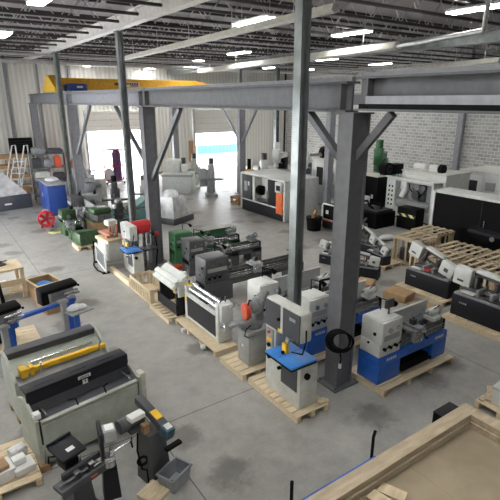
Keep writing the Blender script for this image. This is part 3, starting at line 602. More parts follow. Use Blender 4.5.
P(o, 'bed', 'dkgrey', b(0, L, .05, .66, .78, .86), b(0, L, .36, .44, .2, .78)); P(o, 'stop_rod', 'chrome', c((.14, .06, .93), (.14, .36, .93), .02)); P(o, 'stop_rod', 'chrome', c((L - .14, .06, .93), (L - .14, .36, .93), .02)); P(o, 'white_block', 'white', b(-.04, .06, .05, .16, .90, 1.0, .01))
P(o, 'lock_lever', 'black', tube([(.62, .02, .88), (.62, .1, .96), (.5, .12, .98)], .012)); P(o, 'lock_lever', 'black', tube([(1.1, .02, .88), (1.1, .1, .96), (1.18, .12, .98)], .012))
mb = P(o, 'counterweight_arm', 'cream', prism([(.05, .35), (.28, .35), (.34, .72), (.22, .92), (.05, .92)], 'x', L + .05, L + .16), label='cream side cover'); P(mb, 'cover_marks', 'dkgrey', b(L + .16, L + .165, .12, .2, .55, .62)); P(o, 'foot', 'wood_brown', b(-.08, .06, -.02, .14, 0, .12)); P(o, 'foot', 'wood_brown', b(L - .12, L + .02, -.02, .14, 0, .12)); P(o, 'foot', 'wood_brown', b(-.08, .0, .6, .75, 0, .02))
# rear machine with yellow bar
L = 1.62
o = brake(1, 'grey sheet metal bender with long yellow bar behind the black-beamed folder', .66, 8.02, 6, L)
P(o, 'side_frame', 'sagegrey', prism([(.0, .1), (.8, .1), (.85, .9), (.7, 1.18), (.5, 1.15), (0, .88)], 'x', -.05, 0)); P(o, 'side_frame', 'sagegrey', prism([(.0, .1), (.8, .1), (.85, .9), (.7, 1.18), (.5, 1.15), (0, .88)], 'x', L, L + .05))
P(o, 'upper_beam', 'dkgrey', b(0, L, .55, .62, .98, 1.16, .01), b(0, L, .52, .76, 1.14, 1.19, .01), label='dark grey back beam'); P(o, 'sloped_plate', 'sagegrey', prism([(.22, .88), (.55, 1.05), (.55, 1.0), (.22, .84)], 'x', 0, L)); P(o, 'guide_rod', 'chrome', c((.3, .34, 1.0), (L - .15, .34, 1.0), .022))
yb = P(o, 'yellow_bar', 'yellow', b(.1, L + .02, .09, .18, .92, 1.01, .012), b(.08, .2, .04, .24, .88, 1.05, .012), b(.25, .31, .06, .22, .88, 1.04), label='long yellow bar'); P(yb, 'clamp_pin', 'chrome', c((.42, .1, .88), (.42, .02, 1.1), .018)); P(yb, 'clamp_pin', 'chrome', c((L - .12, .1, .9), (L - .12, .02, 1.1), .018))
P(o, 'bed', 'grey', b(0, L, 0, .5, .70, .80)); P(o, 'front_panel', 'sagegrey', b(0, L, 0, .04, .14, .70)); P(o, 'foot', 'wood_brown', b(-.06, .1, .1, .25, 0, .1)); P(o, 'foot', 'wood_brown', b(-.06, .1, .6, .75, 0, .1)); P(o, 'foot', 'wood_brown', b(L - .08, L + .06, .1, .25, 0, .1)); P(o, 'foot', 'wood_brown', b(L - .08, L + .06, .6, .75, 0, .1)); 
# pallet of boxes
pallet('pallet with small boxes in the lower left corner', -.55, .64, 6.42, 7.55, along='x', rz=0)
def tape(o): pass
one('white_box', 'small white wrapped box on the lower left pallet, nearest the folder', 'box', 'bag_white', b(-.12, .12, -.09, .09, 0, .16, .02), loc=(.42, 7.12, .13), rz=20)
o = thing('foam_block', 'stepped white foam block in front of the wrapped box on the lower left pallet', 'foam', (.44, 6.75, .13), 8)
P(o, 'lower_step', 'white', b(-.15, .15, -.14, .14, 0, .12, .02)); P(o, 'upper_step', 'white', b(-.13, .06, -.02, .13, .12, .22, .02))
o = thing('cardboard_parcel', 'white parcel with brown cardboard lid at the left edge of the lower left pallet', 'box', (.17, 6.78, .13), 12)
P(o, 'carton', 'white', b(-.14, .14, -.16, .16, 0, .17, .01)); P(o, 'lid', 'cardboard', b(-.09, .07, -.12, .1, .17, .24, .01), label='brown cardboard lid')
# pedestal grinder / notcher 1
o = thing('bench_notcher', 'dark pedestal machine with flat square head in front of the folder', 'machine', (.98, 5.62, 0), 18)
P(o, 'pedestal', 'dkgrey', prism([(-.18, 0), (.18, 0), (.12, .62), (-.12, .62)], 'y', -.12, .14)); P(o, 'base_plate', 'dkgrey', b(-.24, .24, -.22, .2, 0, .03)); P(o, 'table', 'dkgrey', b(-.34, .30, -.24, .02, .62, .68, .01), b(-.36, .34, -.26, -.22, .62, .74, .01))
P(o, 'head', 'charcoal', rot(b(-.17, .19, .0, .38, .92, .97, .012), (0, .2, .94), 'X', 6), b(-.1, .12, .08, .3, .68, .92, .01), b(-.17, .19, .37, .40, .97, 1.02, .005)); P(o, 'head_label', 'white', rot(b(-.03, .08, .10, .17, .97, .974), (0, .2, .94), 'X', 6)); P(o, 'ram', 'chrome', c((.08, .0, .7), (.08, .02, .9), .02))
P(o, 'clamp_bar', 'dkgrey', b(-.24, .34, -.08, -.03, .72, .82, .01)); P(o, 'screw_jaw', 'iron', c((-.32, -.12, .72), (.1, -.12, .72), .018), b(-.1, -.02, -.16, -.06, .68, .78), b(.12, .2, -.16, -.06, .68, .78)); P(o, 'red_label', 'redorange', b(.06, .15, -.264, -.26, .66, .69)); P(o, 'hand_lever', 'black', tube([(-.17, .2, .93), (-.24, .22, .96), (-.26, .2, .88)], .014)); P(o, 'vise_handle', 'chrome', c((.34, -.14, .66), (.42, -.14, .72), .03), c((.42, -.2, .72), (.42, -.06, .72), .01))
# notcher 2
o = thing('pedestal_vise_grinder', 'narrow dark pedestal belt machine with chrome vise on a pale base plate', 'machine', (1.42, 5.62, 0), -10); o.scale = (1, 1, .86)
P(o, 'base_plate', 'grey', b(-.24, .24, -.24, .2, 0, .03, .005)); P(o, 'column', 'charcoal', prism([(-.12, .03), (.12, .03), (.09, .80), (-.09, .80)], 'y', -.1, .12)); P(o, 'upper_arm', 'charcoal', rot(b(-.09, -.04, -.1, .34, .84, 1.3, .02), (0, 0, 1), 'X', -8), label='black upper arm')
P(o, 'motor_cover', 'grey', rot(b(-.03, .14, -.05, .22, 1.12, 1.3, .02), (0, 0, 1.2), 'X', -12)); P(o, 'cover_label', 'white', rot(b(.0, .12, .0, .18, 1.30, 1.305), (0, 0, 1.2), 'X', -12)); v = P(o, 'vise', 'chrome', c((0, -.12, .78), (0, -.12, .88), .09), b(-.06, .08, -.18, -.04, .88, .94, .01), b(.02, .07, -.1, .0, .94, 1.0, .01)); P(v, 'vise_screw', 'chrome', c((.06, -.05, .92), (.34, .06, .95), .018)); P(v, 'tee_handle', 'black', c((.33, .0, .95), (.36, .12, .94), .012), c((.34, .05, .94), (.35, .04, .82), .012)); P(o, 'crank', 'chrome', tube([(-.1, -.1, .86), (-.2, -.14, .86), (-.2, -.16, .76)], .014))
# belt grinder
o = thing('belt_grinder', 'grey pedestal belt grinder with yellow sticker on its long arm', 'grinder', (2.1, 5.68, 0), 12)
P(o, 'pedestal', 'midgrey', prism([(-.2, 0), (.22, 0), (.15, .82), (-.13, .82)], 'y', -.13, .15)); P(o, 'belt_arm', 'dkgrey', rot(b(-.02, .12, -.42, .40, .98, 1.12, .03), (.05, 0, 1.02), 'X', 14), label='long dark belt arm'); P(o, 'sticker', 'yellow', rot(b(-.005, .105, -.16, .02, 1.12, 1.125), (.05, 0, 1.02), 'X', 14), label='yellow sticker')
P(o, 'spark_guard', 'tealguard', rot(b(-.03, .13, -.44, -.26, .93, 1.13, .03), (.05, 0, 1.02), 'X', 14), label='teal end guard'); P(o, 'guard_plate', 'white', rot(b(0, .1, -.40, -.30, 1.131, 1.135), (.05, 0, 1.02), 'X', 14)); P(o, 'tool_rest', 'black', b(-.06, .2, -.48, -.40, .72, .76))
mt = P(o, 'motor', 'midgrey', c((-.36, .18, .98), (-.04, .18, .98), .1, None, 20), b(-.3, -.06, .06, .24, .84, .9, .01)); P(mt, 'fan_cover', 'dkgrey', c((-.42, .18, .98), (-.36, .18, .98), .105, None, 20)); P(mt, 'junction_box', 'white', b(-.30, -.06, .02, .16, 1.06, 1.14, .01)); P(o, 'bracket', 'wood_brown', b(-.14, -.04, -.04, .06, .82, .96)); P(o, 'foot_lead', 'rubber', tube([(-.2, .05, .84), (-.27, -.02, .6), (-.25, -.08, .3), (-.18, -.1, .25), (-.2, -.14, .05)], .014)); P(o, 'switch_ring', 'rubber', ring((-.22, -.06, .42), (.4, 1, 0), .07, .02))
one('wood_board', 'bare plywood offcut on the floor beside the grey plastic bin', 'board', 'wood', b(-.17, .17, -.18, .18, 0, .06), loc=(1.93, 5.3, 0), rz=26)
o = thing('plastic_bin', 'open grey plastic bin at the foot of the belt grinder', 'bin', (2.28, 5.33, 0), 24)
W, Dp, Hb = .42, .30, .26
P(o, 'shell', 'bin_grey', *[hexa([(x0, y0, 0), (x1, y0, 0), (x1, y1, 0), (x0, y1, 0)], [(a0, b0_, Hb), (a1, b0_, Hb), (a1, b1, Hb), (a0, b1, Hb)]) for (x0, x1, y0, y1, a0, a1, b0_, b1) in
  ((-.18, .18, -.13, -.115, -.21, .21, -.15, -.135), (-.18, .18, .115, .13, -.21, .21, .135, .15), (-.18, -.165, -.13, .13, -.21, -.195, -.15, .15), (.165, .18, -.13, .13, .195, .21, -.15, .15))], b(-.175, .175, -.125, .125, 0, .015)); P(o, 'rim', 'bin_grey', b(-.225, .225, -.165, -.145, Hb - .03, Hb), b(-.225, .225, .145, .165, Hb - .03, Hb), b(-.225, -.205, -.165, .165, Hb - .03, Hb), b(.205, .225, -.165, .165, Hb - .03, Hb))
one('metal_disc', 'dark metal disc lying in the bottom of the grey bin', 'disc', 'charcoal', ring((0, 0, .02), (0, 0, 1), .04, .02, 16, 6), loc=(2.22, 5.31, .015))
# blue bench with two black-hooded machines
o = thing('blue_bench_frame', 'blue steel bench rail on posts carrying two black-hooded machines', 'bench', (.86, 10.55, 0), 16)
P(o, 'rail', 'blue', b(-.6, 1.62, -.06, .06, .90, .98, .005)); 
for q in (.05, 1.42): P(o, 'post', 'blue', b(q - .07, q + .07, -.05, .09, .03, .90, .005), label=None); P(o, 'post_foot', 'blue', b(q - .16, q + .16, -.22, .22, 0, .03)); P(o, 'gusset', 'blue', b(q - .1, q + .2, .02, .05, .72, .9))
P(o, 'end_bracket', 'blue', b(1.3, 1.6, -.1, .1, .98, 1.02))
def hood(lab, x, y, rz):
    o = thing('bead_roller', lab, 'machine', (x, y, 0), rz)
    P(o, 'hood', 'black', rot(b(-.45, .45, -.16, .14, 1.36, 1.48, .05), (0, 0, 1.4), 'X', 12), b(-.45, -.28, -.16, .1, 1.12, 1.42, .02), label='black hood'); P(o, 'body', 'castgrey', b(-.2, .36, -.12, .1, 1.1, 1.38, .04), c((.2, -.12, 1.2), (.2, -.2, 1.2), .08)); P(o, 'stand', 'grey', b(-.06, .06, -.26, -.16, .05, 1.15), b(-.18, .18, -.34, -.08, 0, .05), b(-.1, .1, -.28, .05, 1.08, 1.14)); P(o, 'roller_shaft', 'chrome', c((.1, -.18, 1.2), (.44, -.18, 1.2), .03), c((.05, -.18, 1.28), (.4, -.18, 1.28), .03)); P(o, 'adjuster', 'chrome', c((.3, -.1, 1.22), (.3, -.22, 1.1), .02)); P(o, 'end_knob', 'black', s((.48, -.1, 1.34), .03)); return o
hood('black-hooded grey machine on the right end of the blue bench rail', 2.0, 10.78, 16)
hood('black-hooded grey machine at the left edge on the blue bench rail', .68, 10.12, 16)
o = thing('parts_tray', 'flat tray of clear plastic bags hung beside the right hooded machine', 'tray', (2.3, 10.5, .88), 16)
P(o, 'tray_plate', 'grey', b(-.24, .3, -.26, .1, -.03, 0)); P(o, 'plastic_bags', 'bag_white', s((-.08, -.02, .05), .14, (1.1, .9, .5)), s((.1, -.06, .05), .12, (1.1, 1, .5)), s((0, .06, .05), .12, (1.3, .7, .5)))
P(o, 'support_leg', 'blue', b(-.06, .06, -.02, .06, -.88, -.03), b(-.14, .14, -.1, .12, -.88, -.85))
pallet('pallet on the floor behind the blue bench at the left edge', .1, 1.55, 10.75, 11.9, along='x')
# crate with blue things and carton
o = thing('open_wooden_box', 'open plywood box with blue plastic inside behind the right hooded machine', 'box', (2.25, 13.9, 0), 12)
for (nm, pr) in (('side_panel', b(-.34, .34, -.4, -.36, 0, .52)), ('side_panel', b(-.34, .34, .36, .4, 0, .52)), ('side_panel', b(-.34, -.30, -.36, .36, 0, .52)), ('side_panel', b(.30, .34, -.36, .36, 0, .52)), ('floor_panel', b(-.30, .30, -.36, .36, 0, .04))): P(o, nm, 'wood_brown', pr)
P(o, 'rim', 'wood', b(-.36, .36, -.43, -.38, .48, .53), b(-.36, .36, .38, .43, .48, .53), b(-.36, -.32, -.38, .38, .48, .53), b(.32, .36, -.38, .38, .48, .53))
one('blue_plastic', 'crumpled blue plastic filling the open plywood box', 'plastic', 'tableblue', s((0, 0, .22), .27, (.9, 1.1, .75)), s((.08, -.1, .3), .16, (1, 1.2, .6)), loc=(2.25, 13.9, .06), rz=12)
o = thing('cardboard_box', 'closed brown carton right of the open plywood box, under the black hood', 'box', (2.28, 12.9, 0), 12)
P(o, 'carton', 'cardboard', b(-.36, .36, -.34, .34, 0, .6, .01)); P(o, 'tape', 'wood', b(-.03, .03, -.341, .341, .2, .602))
# timber table with tools
o = thing('timber_table', 'rough timber workbench with tools at the left edge', 'table', (1.05, 14.6, 0), 3)
P(o, 'top', 'wood', b(-1.2, .75, -.45, .5, .86, .92)); P(o, 'apron_board', 'wood', b(-1.2, .75, -.46, -.42, .42, .6)); 
for sx in (-1.15, .69):
    for sy in (-.4, .42): P(o, 'leg', 'wood', b(sx - .05, sx + .05, sy - .05, sy + .05, 0, .86))
P(o, 'lower_shelf', 'wood', b(-1.15, .7, -.42, .44, .2, .24))
o = thing('machine_vise', 'dark bench vise and clutter on the timber workbench top', 'vise', (1.2, 14.7, .92), 20)
P(o, 'body', 'darkiron', b(-.3, .2, -.14, .14, 0, .06, .01), b(-.1, .1, -.12, .12, .06, .16, .02)); P(o, 'screw', 'iron', c((-.35, 0, .1), (.3, 0, .1), .02)); P(o, 'spike', 'darkiron', c((-.02, .1, .16), (-.02, .1, .4), .05, .01))
one('white_sheet_stack', 'white sheets lying on the lower shelf of the timber workbench', 'sheets', 'white', b(-.7, .5, -.34, .36, 0, .12), loc=(.9, 14.6, .24), rz=3)
o = thing('drill_stand', 'black curved-arm drill stand in front of the timber workbench', 'stand', (.98, 12.2, 0), 10)
P(o, 'base', 'black', b(-.2, .2, -.25, .2, 0, .05)); P(o, 'column', 'black', tube([(0, 0, .05), (.02, 0, .8), (-.02, .0, 1.25), (-.3, 0, 1.42), (-.55, 0, 1.38)], .045)); P(o, 'head', 'black', b(-.75, -.4, -.1, .1, 1.28, 1.5, .03))
o = thing('black_tool_chest', 'low black machine parts heap left of the drill stand', 'machine', (.45, 11.35, .13), 14)
P(o, 'body', 'black', b(-.45, .6, -.2, .2, 0, .5, .04)); P(o, 'shaft', 'chrome', c((-.3, -.1, .55), (.6, 0, .55), .04)); P(o, 'cover', 'charcoal', b(-.5, .1, -.24, .16, .5, .64, .05))

# ---------------------------------------------------------------- right foreground
o = thing('blue_rail_stand', 'blue steel rail with two black upright handles beside the timber-framed platform', 'stand', (0, 0, 0))
P(o, 'rail', 'blue', b(2.6, 4.45, 3.36, 3.43, .74, .8)); P(o, 'handle_post', 'black', c((4.42, 3.46, .03), (4.42, 3.46, 1.1), .022), c((4.42, 3.46, 1.1), (4.5, 3.5, 1.14), .022)); P(o, 'handle_post', 'black', c((3.0, 3.48, .03), (3.0, 3.48, 1.1), .022)); P(o, 'foot', 'black', b(4.3, 4.54, 3.3, 3.6, 0, .03)); P(o, 'foot', 'black', b(2.88, 3.12, 3.3, 3.6, 0, .03)); P(o, 'lower_rail', 'blue', b(2.9, 4.45, 3.38, 3.42, .25, .3))
o = thing('black_crate', 'small black plastic crate on the floor just behind the platform corner', 'crate', (6.9, 3.78, 0), 0); o.scale = (.8, .8, .75)
for pr in (b(-.3, .3, -.25, -.22, 0, .32), b(-.3, .3, .22, .25, 0, .32), b(-.3, -.27, -.22, .22, 0, .32), b(.27, .3, -.22, .22, 0, .32)): P(o, 'side_panel', 'black', pr)
P(o, 'lid', 'charcoal', b(-.31, .31, -.26, .26, .32, .35, .01)); P(o, 'handle_slot', 'rubber', b(-.1, .1, -.253, -.25, .2, .26)); P(o, 'latch', 'chrome', b(-.02, .04, -.27, -.25, .26, .34))
pallet('pallet with a white carton at the right edge of the view', 7.75, 8.9, 2.9, 3.85, along='y')
o = thing('white_carton', 'white carton on the pallet at the right edge', 'box', (8.3, 3.4, .13), 8)
P(o, 'carton', 'white', b(-.35, .3, -.28, .28, 0, .3, .01)); P(o, 'lid', 'offwhite', b(-.36, .31, -.29, .29, .3, .36, .01))
one('wood_strip', 'loose pale wood strips lying on the right edge pallet', 'strips', 'wood', b(-.3, .3, -.04, .04, 0, .03), rot(b(-.25, .25, -.05, .05, .03, .06), (0, 0, 0), 'Z', 30), loc=(8.12, 3.77, .13))

# ============================================================ MIDDLE AND BACK OF THE HALL
def hsaw(lab, x, y, z, k=1.0, tilt=14, rz=-90, base='charcoal', head='machine_white'):
    """horizontal bandsaw, length along local x, front -y"""
    o = thing('horizontal_bandsaw', lab, 'bandsaw', (x, y, z), rz)
    S = lambda *a: [v * k for v in a]
    P(o, 'cabinet', base, b(*S(0, 1.55, 0, .62, 0, .52), .015)); P(o, 'cabinet_lettering', 'grey', *[b(*S(.2 + .05 * i, .235 + .05 * i, -.004, 0.001, .34, .38)) for i in range(4)])
    P(o, 'chip_tray', 'castgrey', b(*S(.02, 1.5, .02, .6, .52, .57), .01)); P(o, 'work_bed', 'darkiron', b(*S(.5, 1.3, .1, .5, .57, .62), .005), b(*S(.15, .45, .2, .5, .57, .72), .02)); P(o, 'vise', 'castgrey', b(*S(.52, .6, .08, .5, .60, .76), .01), b(*S(.86, .94, .08, .5, .60, .76), .01), c(S(.6, .28, .66), S(.86, .28, .66), .02 * k)); P(o, 'work_lid', 'white', b(*S(.15, .48, .06, .4, .60, .63)), label='loose white lid'); 
    pv = (1.35 * k, 0, .82 * k)
    R = lambda *p: mv(rot(list(p), pv, 'Y', tilt), S(-.15, 0, -.1))
    f = P(o, 'saw_frame', 'midgrey', R(b(*S(.2, 1.5, .36, .48, 1.02, 1.14), .02), b(*S(.2, 1.5, .40, .44, .74, .80))))
    P(f, 'wheel_cover', head, R(b(*S(-.02, .42, .20, .44, .72, 1.16), .03))); P(f, 'wheel_cover', head, R(b(*S(1.16, 1.64, .20, .44, .72, 1.16), .03)))
    P(f, 'cover_badge', 'dkgrey', R(b(*S(1.32, 1.46, .194, .201, .86, .98)))); P(f, 'cover_badge', 'dkgrey', R(b(*S(.1, .26, .194, .201, .82, .87)))); P(f, 'upper_guard', 'machine_white', R(b(*S(.45, 1.12, .30, .50, 1.12, 1.2), .02)))
    P(f, 'blade', 'chrome', R(b(*S(.4, 1.18, .31, .315, .72, .76)))); P(f, 'blade_guide', 'darkiron', R(b(*S(.5, .58, .26, .42, .70, 1.02), .01))); P(f, 'blade_guide', 'darkiron', R(b(*S(.98, 1.06, .26, .42, .70, 1.02), .01)))
    P(f, 'motor', 'darkiron', R(c(S(1.42, .44, .94), S(1.42, .66, .94), .11 * k))); P(f, 'feed_cylinder', 'brass' if 'brass' in MATS else 'wood_brown', c(S(.72, .5, .6), S(.76, .46, 1.02), .03 * k)); P(o, 'pivot_bracket', 'darkiron', b(*S(1.28, 1.42, .42, .6, .6, .9), .01))
    return o
pallet('pallet under the raised horizontal bandsaw left of the pair', 11.2, 12.15, 6.85, 8.55, along='x')
hsaw('black-based horizontal bandsaw with its white saw head raised, left of the near pair', 11.5, 8.4, .13, .94, 16)
pallet('pallet under the lowered horizontal bandsaw at the right edge', 10.55, 11.65, 4.5, 6.45, along='x')
hsaw('black-based horizontal bandsaw with lowered white saw head at the right edge', 10.78, 6.38, .13, 1.08, 4)
pallet('pallet under the small bandsaw beside the slatted crates', 12.15, 13.1, 9.75, 10.85, along='x')
hsaw('small black-based bandsaw on a pallet left of the slatted crates', 12.35, 10.75, .13, .58, 24, -100)
hsaw('small bandsaw with upright white head behind the blue lathe tailstock', 10.75, 10.15, 0, .68, 8, -60)
hsaw('small bandsaw farthest back in the cluster left of the slatted crates', 12.9, 12.0, 0, .66, 30, -80)
hsaw('small bandsaw nearest the large column in the cluster of small saws', 10.9, 11.6, 0, .62, 12, -70)
one('red_cloth', 'red cloth on the table of the raised horizontal bandsaw', 'cloth', 'red', s((0, 0, 0), .12, (1, .9, .35)), loc=(11.65, 7.75, .74))
one('flat_carton', 'brown carton in front of the raised horizontal bandsaw', 'box', 'cardboard', b(-.3, .3, -.35, .35, 0, .2, .01), loc=(10.75, 8.0, 0), rz=10)
one('flat_carton', 'torn brown carton between the blue lathe and the lowered bandsaw', 'box', 'cardboard', b(-.28, .28, -.3, .3, 0, .16, .01), loc=(10.55, 7.05, 0), rz=-14)
one('flat_carton', 'brown carton behind the tailstock of the nearest lathe', 'box', 'cardboard', b(-.3, .3, -.25, .25, 0, .3, .01), loc=(10.35, 8.95, 0), rz=25)
# slatted crates
N = 0
names = ['near row right of the lowered saw', 'near row middle', 'near row left']
for i, x in enumerate((12.75, 13.99, 15.22)):
    for j, y in enumerate((5.35, 6.75, 8.15)):
        if i == 2 and j == 2: continue
        row = ('front', 'middle', 'rear')[i]; pos = ('right', 'middle', 'left')[j]
        crate('slatted_crate', '%s slatted timber crate in the %s row behind the pair of horizontal bandsaws' % (pos, row), 'crate', x, y, 0, 1.14, 1.32, .92, slats=3, fill='midgrey' if (i + j) % 2 == 0 else None, group=None)
crate('slatted_crate', 'front slatted timber crate of the two beside the small saw pallet', 'crate', 13.75, 9.75, 0, 1.05, 1.1, .98, slats=3, fill='midgrey')
crate('slatted_crate', 'rear slatted timber crate of the two beside the small saw pallet', 'crate', 14.95, 9.95, 0, 1.05, 1.1, .98, slats=3)
# big black enclosure
o = thing('black_enclosure', 'big matte black machine enclosure with white top at the right edge', 'machine', (16.5, 11.1, 0), -90)
P(o, 'front_panel', 'black', b(.06, 6.2, 0, .06, .05, 2.02)); P(o, 'side_panel', 'black', b(.0, .06, .06, 1.1, .05, 2.02)); P(o, 'corner_edge', 'white', b(-.05, .05, -.04, .06, .05, 2.1), label='white corner post'); P(o, 'top_panel', 'machine_white', b(-.05, 6.2, -.02, 1.1, 2.02, 2.1, .01), label='white top'); P(o, 'back_panel', 'black', b(.06, 6.2, 1.04, 1.1, .05, 2.02)); P(o, 'plinth', 'black', b(.1, 6.2, .1, 1.0, 0, .05)); P(o, 'door_seam', 'charcoal', b(2.0, 2.02, -.006, 0, .1, 1.95), b(4.1, 4.12, -.006, 0, .1, 1.95)); P(o, 'door_handle', 'chrome', c((2.2, -.05, 1.0), (2.2, -.05, 1.3), .02))
o = thing('machine_unit', 'pale machine with dark glass panel behind the black enclosure at the right edge', 'machine', (20.2, 10.2, 0), -90)
P(o, 'body', 'machine_white', b(0, 2.6, 0, 1.6, 0, 2.15, .03)); P(o, 'window', 'glassdark', b(.3, 1.6, -.01, 0, 1.2, 2.0)); P(o, 'top_unit', 'machine_white', b(.2, 1.8, .2, 1.2, 2.15, 2.5, .05)); P(o, 'hood_rim', 'white', b(.2, 1.75, -.02, .2, 2.1, 2.2, .02)); P(o, 'monitor', 'dkgrey', b(1.8, 2.2, -.1, 0, 1.4, 2.3, .02))
o = thing('black_cart', 'black cart with chrome wheel and red handle in front of the black enclosure', 'cart', (15.92, 9.05, 0), -90)
P(o, 'body', 'black', b(0, 1.3, -.1, .5, .15, .95, .02)); P(o, 'top_tray', 'charcoal', b(-.05, 1.35, -.15, .5, .95, 1.05, .01)); P(o, 'handle', 'red', c((1.2, .1, 1.05), (1.42, .1, 1.5), .035), label='red handle'); P(o, 'chrome_fitting', 'chrome', c((.9, -.2, .9), (.9, -.1, .9), .09))
for q in (.1, 1.2):
    for r_ in (0, .4): P(o, 'caster', 'rubber', c((q, r_ - .03, .075), (q, r_ + .03, .075), .075))

def cnc_box(lab, x, y, L, D, H, kind, rz=-90):
    """enclosed CNC machine, front -y, length local x"""
    o = thing('cnc_machine', lab, 'machine', (x, y, 0), rz)
    if kind == 'vents':
        P(o, 'body', 'machine_white', b(0, .55, 0, D, .05, H, .02), b(L - .12, L, 0, D, .05, H, .02), b(.55, L - .12, D * .45, D, .05, H - .06), b(.55, L - .12, .08, D * .45, .05, H * .42, .02), b(0, L, .0, D, H - .1, H, .02)); P(o, 'work_chamber', 'castgrey', b(.56, L - .13, D * .40, D * .45, H * .42, H - .1)); P(o, 'roof_rail', 'white', b(-.04, L + .02, -.1, .06, H, H + .07, .01))
        for i in range(2):
            for j in range(5): P(o, 'vent', 'black', b(.14 + .2 * i, .23 + .2 * i, -.005, .001, .55 + .22 * j, .65 + .22 * j))
        P(o, 'spindle_head', 'white', c((.95, .06, 1.05), (1.08, .16, 1.5), .15), b(.8, 1.15, .08, .27, 1.4, H - .1, .03)); P(o, 'turret', 'darkiron', c((1.75, .02, 1.25), (1.75, .25, 1.25), .22, None, 12), b(1.85, 2.2, .1, .27, 1.0, H - .15, .02), c((1.5, .1, 1.55), (1.75, .1, 1.3), .04)); P(o, 'coolant_hose', 'rubber', tube([(1.3, .1, 1.75), (1.4, .05, 1.5), (1.6, .05, 1.35)], .03), tube([(2.3, .1, 1.7), (2.2, .02, 1.4), (1.95, .02, 1.2)], .03)); P(o, 'curved_apron', 'grey', c((.65, .2, .72), (L - .2, .2, .72), .22, None, 20))
    else:
        P(o, 'body', 'machine_white', b(0, L, 0, D, .04, H, .03)); P(o, 'door', 'white', b(L * .1, L * .55, -.03, 0, .7, H - .15, .01)); P(o, 'window', 'glassdark', b(L * .2, L * .45, -.036, -.03, 1.1, H - .4)); P(o, 'dark_panel', 'grey', b(L * .68, L * .9, -.012, 0, .55, 1.25)); P(o, 'control_panel', 'grey', b(L * .65, L * .85, -.1, 0, 1.4, 1.8, .01)); P(o, 'top_lid', 'offwhite', b(-.03, L + .03, -.05, D, H, H + .05, .01))
    P(o, 'plinth', 'dkgrey', b(.05, L - .05, .05, D - .05, 0, .05)); return o
cnc_box('white CNC machine with open chamber and two columns of square vents', 18.7, 15.3, 2.75, .62, 1.9, 'vents', -93)
y_ = cnc_box('plain white CNC cabinet just behind the vented one, with motors on its roof', 19.35, 14.95, 2.45, 1.9, 2.2, 'plain')
P(y_, 'roof_motor', 'white', c((.35, .6, 2.41), (.95, .6, 2.41), .16, None, 20), s((.35, .6, 2.41), .16), b(1.15, 1.6, .45, .85, 2.2, 2.55, .04)); P(y_, 'roof_blower', 'black', c((1.75, .5, 2.42), (1.95, .5, 2.42), .22, None, 20)); P(y_, 'roof_pipe', 'cream', c((.5, .3, 2.3), (1.2, .3, 2.3), .05))
cnc_box('white CNC cabinet nearest the block wall behind the black enclosure corner', 21.8, 13.4, 2.2, 2.4, 2.2, 'plain')
cnc_box('tall white machine cabinet seen between the slim pole and the large column', 17.6, 19.6, 2.0, 1.8, 2.45, 'plain')
o = thing('extraction_blower', 'black round blower on top of the tall white cabinet by the slim pole', 'blower', (18.1, 19.2, 2.50))
P(o, 'housing', 'black', c((0, -.15, .3), (0, .15, .3), .3, None, 24), b(-.25, .25, -.12, .12, 0, .2)); P(o, 'duct', 'grey', c((-.25, 0, .18), (-1.0, .1, .18), .1)); P(o, 'inlet_ring', 'charcoal', ring((0, -.16, .3), (0, 1, 0), .16, .04))
o = thing('control_cabinet', 'black electrical cabinet with small white labels right of the large column', 'cabinet', (18.35, 17.0, 0), -90)
P(o, 'body', 'black', b(0, 1.4, 0, .9, .05, 1.85, .01)); P(o, 'lid', 'cream', b(-.03, 1.43, -.04, .93, 1.85, 1.9)); P(o, 'plinth', 'black', b(.05, 1.35, .05, .85, 0, .05))
for (q, zz) in ((.15, 1.5), (.15, 1.2), (1.05, .75)): P(o, 'label_plate', 'white', b(q, q + .14, -.005, 0, zz, zz + .2))
o = thing('cooling_fan', 'black round fan unit above the black cabinet beside the vented machine', 'fan', (19.1, 15.75, 1.9), 0)
P(o, 'shroud', 'black', c((0, -.2, .3), (0, .2, .3), .32, None, 24), b(.1, 1.1, -.2, .3, .0, .5, .02)); P(o, 'fan_blade', 'charcoal', ring((-.0, -.21, .3), (0, 1, 0), .16, .05)); P(o, 'mount', 'black', b(-.2, .2, -.2, .2, 0, .06))
o = thing('striped_guard', 'black box with black and yellow hazard stripe in front of the vented machine', 'guard', (17.2, 13.35, 0), -90)
P(o, 'box', 'black', b(0, 1.0, 0, .6, .0, .95, .02)); P(o, 'hazard_band', 'hazard', b(.02, .98, -.006, 0, .55, .68), label='yellow and black striped band')
o = thing('low_black_machine', 'low black machine base with hoses left of the striped box', 'machine', (16.0, 15.2, 0), -90)
P(o, 'base', 'black', b(0, 1.7, 0, 1.3, 0, .7, .04)); P(o, 'tray', 'charcoal', b(.1, 1.6, .1, 1.2, .7, .78)); P(o, 'hose', 'rubber', tube([(.2, .2, .78), (.3, .5, 1.0), (.6, .6, 1.05), (.9, .4, .9), (1.1, .5, .78)], .05)); P(o, 'hose', 'rubber', tube([(.5, .9, .78), (.7, .9, 1.0), (1.1, .9, .95), (1.3, .8, .78)], .05)); P(o, 'pump', 'darkiron', c((.3, .2, .78), (.3, .2, 1.1), .12))
one('white_bag', 'pale plastic lying beside the low black machine', 'plastic', 'bag_white', s((0, 0, .1), .3, (1.3, .8, .35)), s((.2, -.1, .08), .2, (1, 1, .4)), loc=(15.2, 12.2, 0))
one('machine_chuck', 'dark round chuck on the floor between the large column and the small saws', 'chuck', 'darkiron', c((0, 0, 0), (0, 0, .35), .32, None, 24), c((0, 0, .35), (0, 0, .6), .2, None, 20), c((-.3, 0, .5), (.3, .1, .75), .05), loc=(14.6, 13.0, 0))
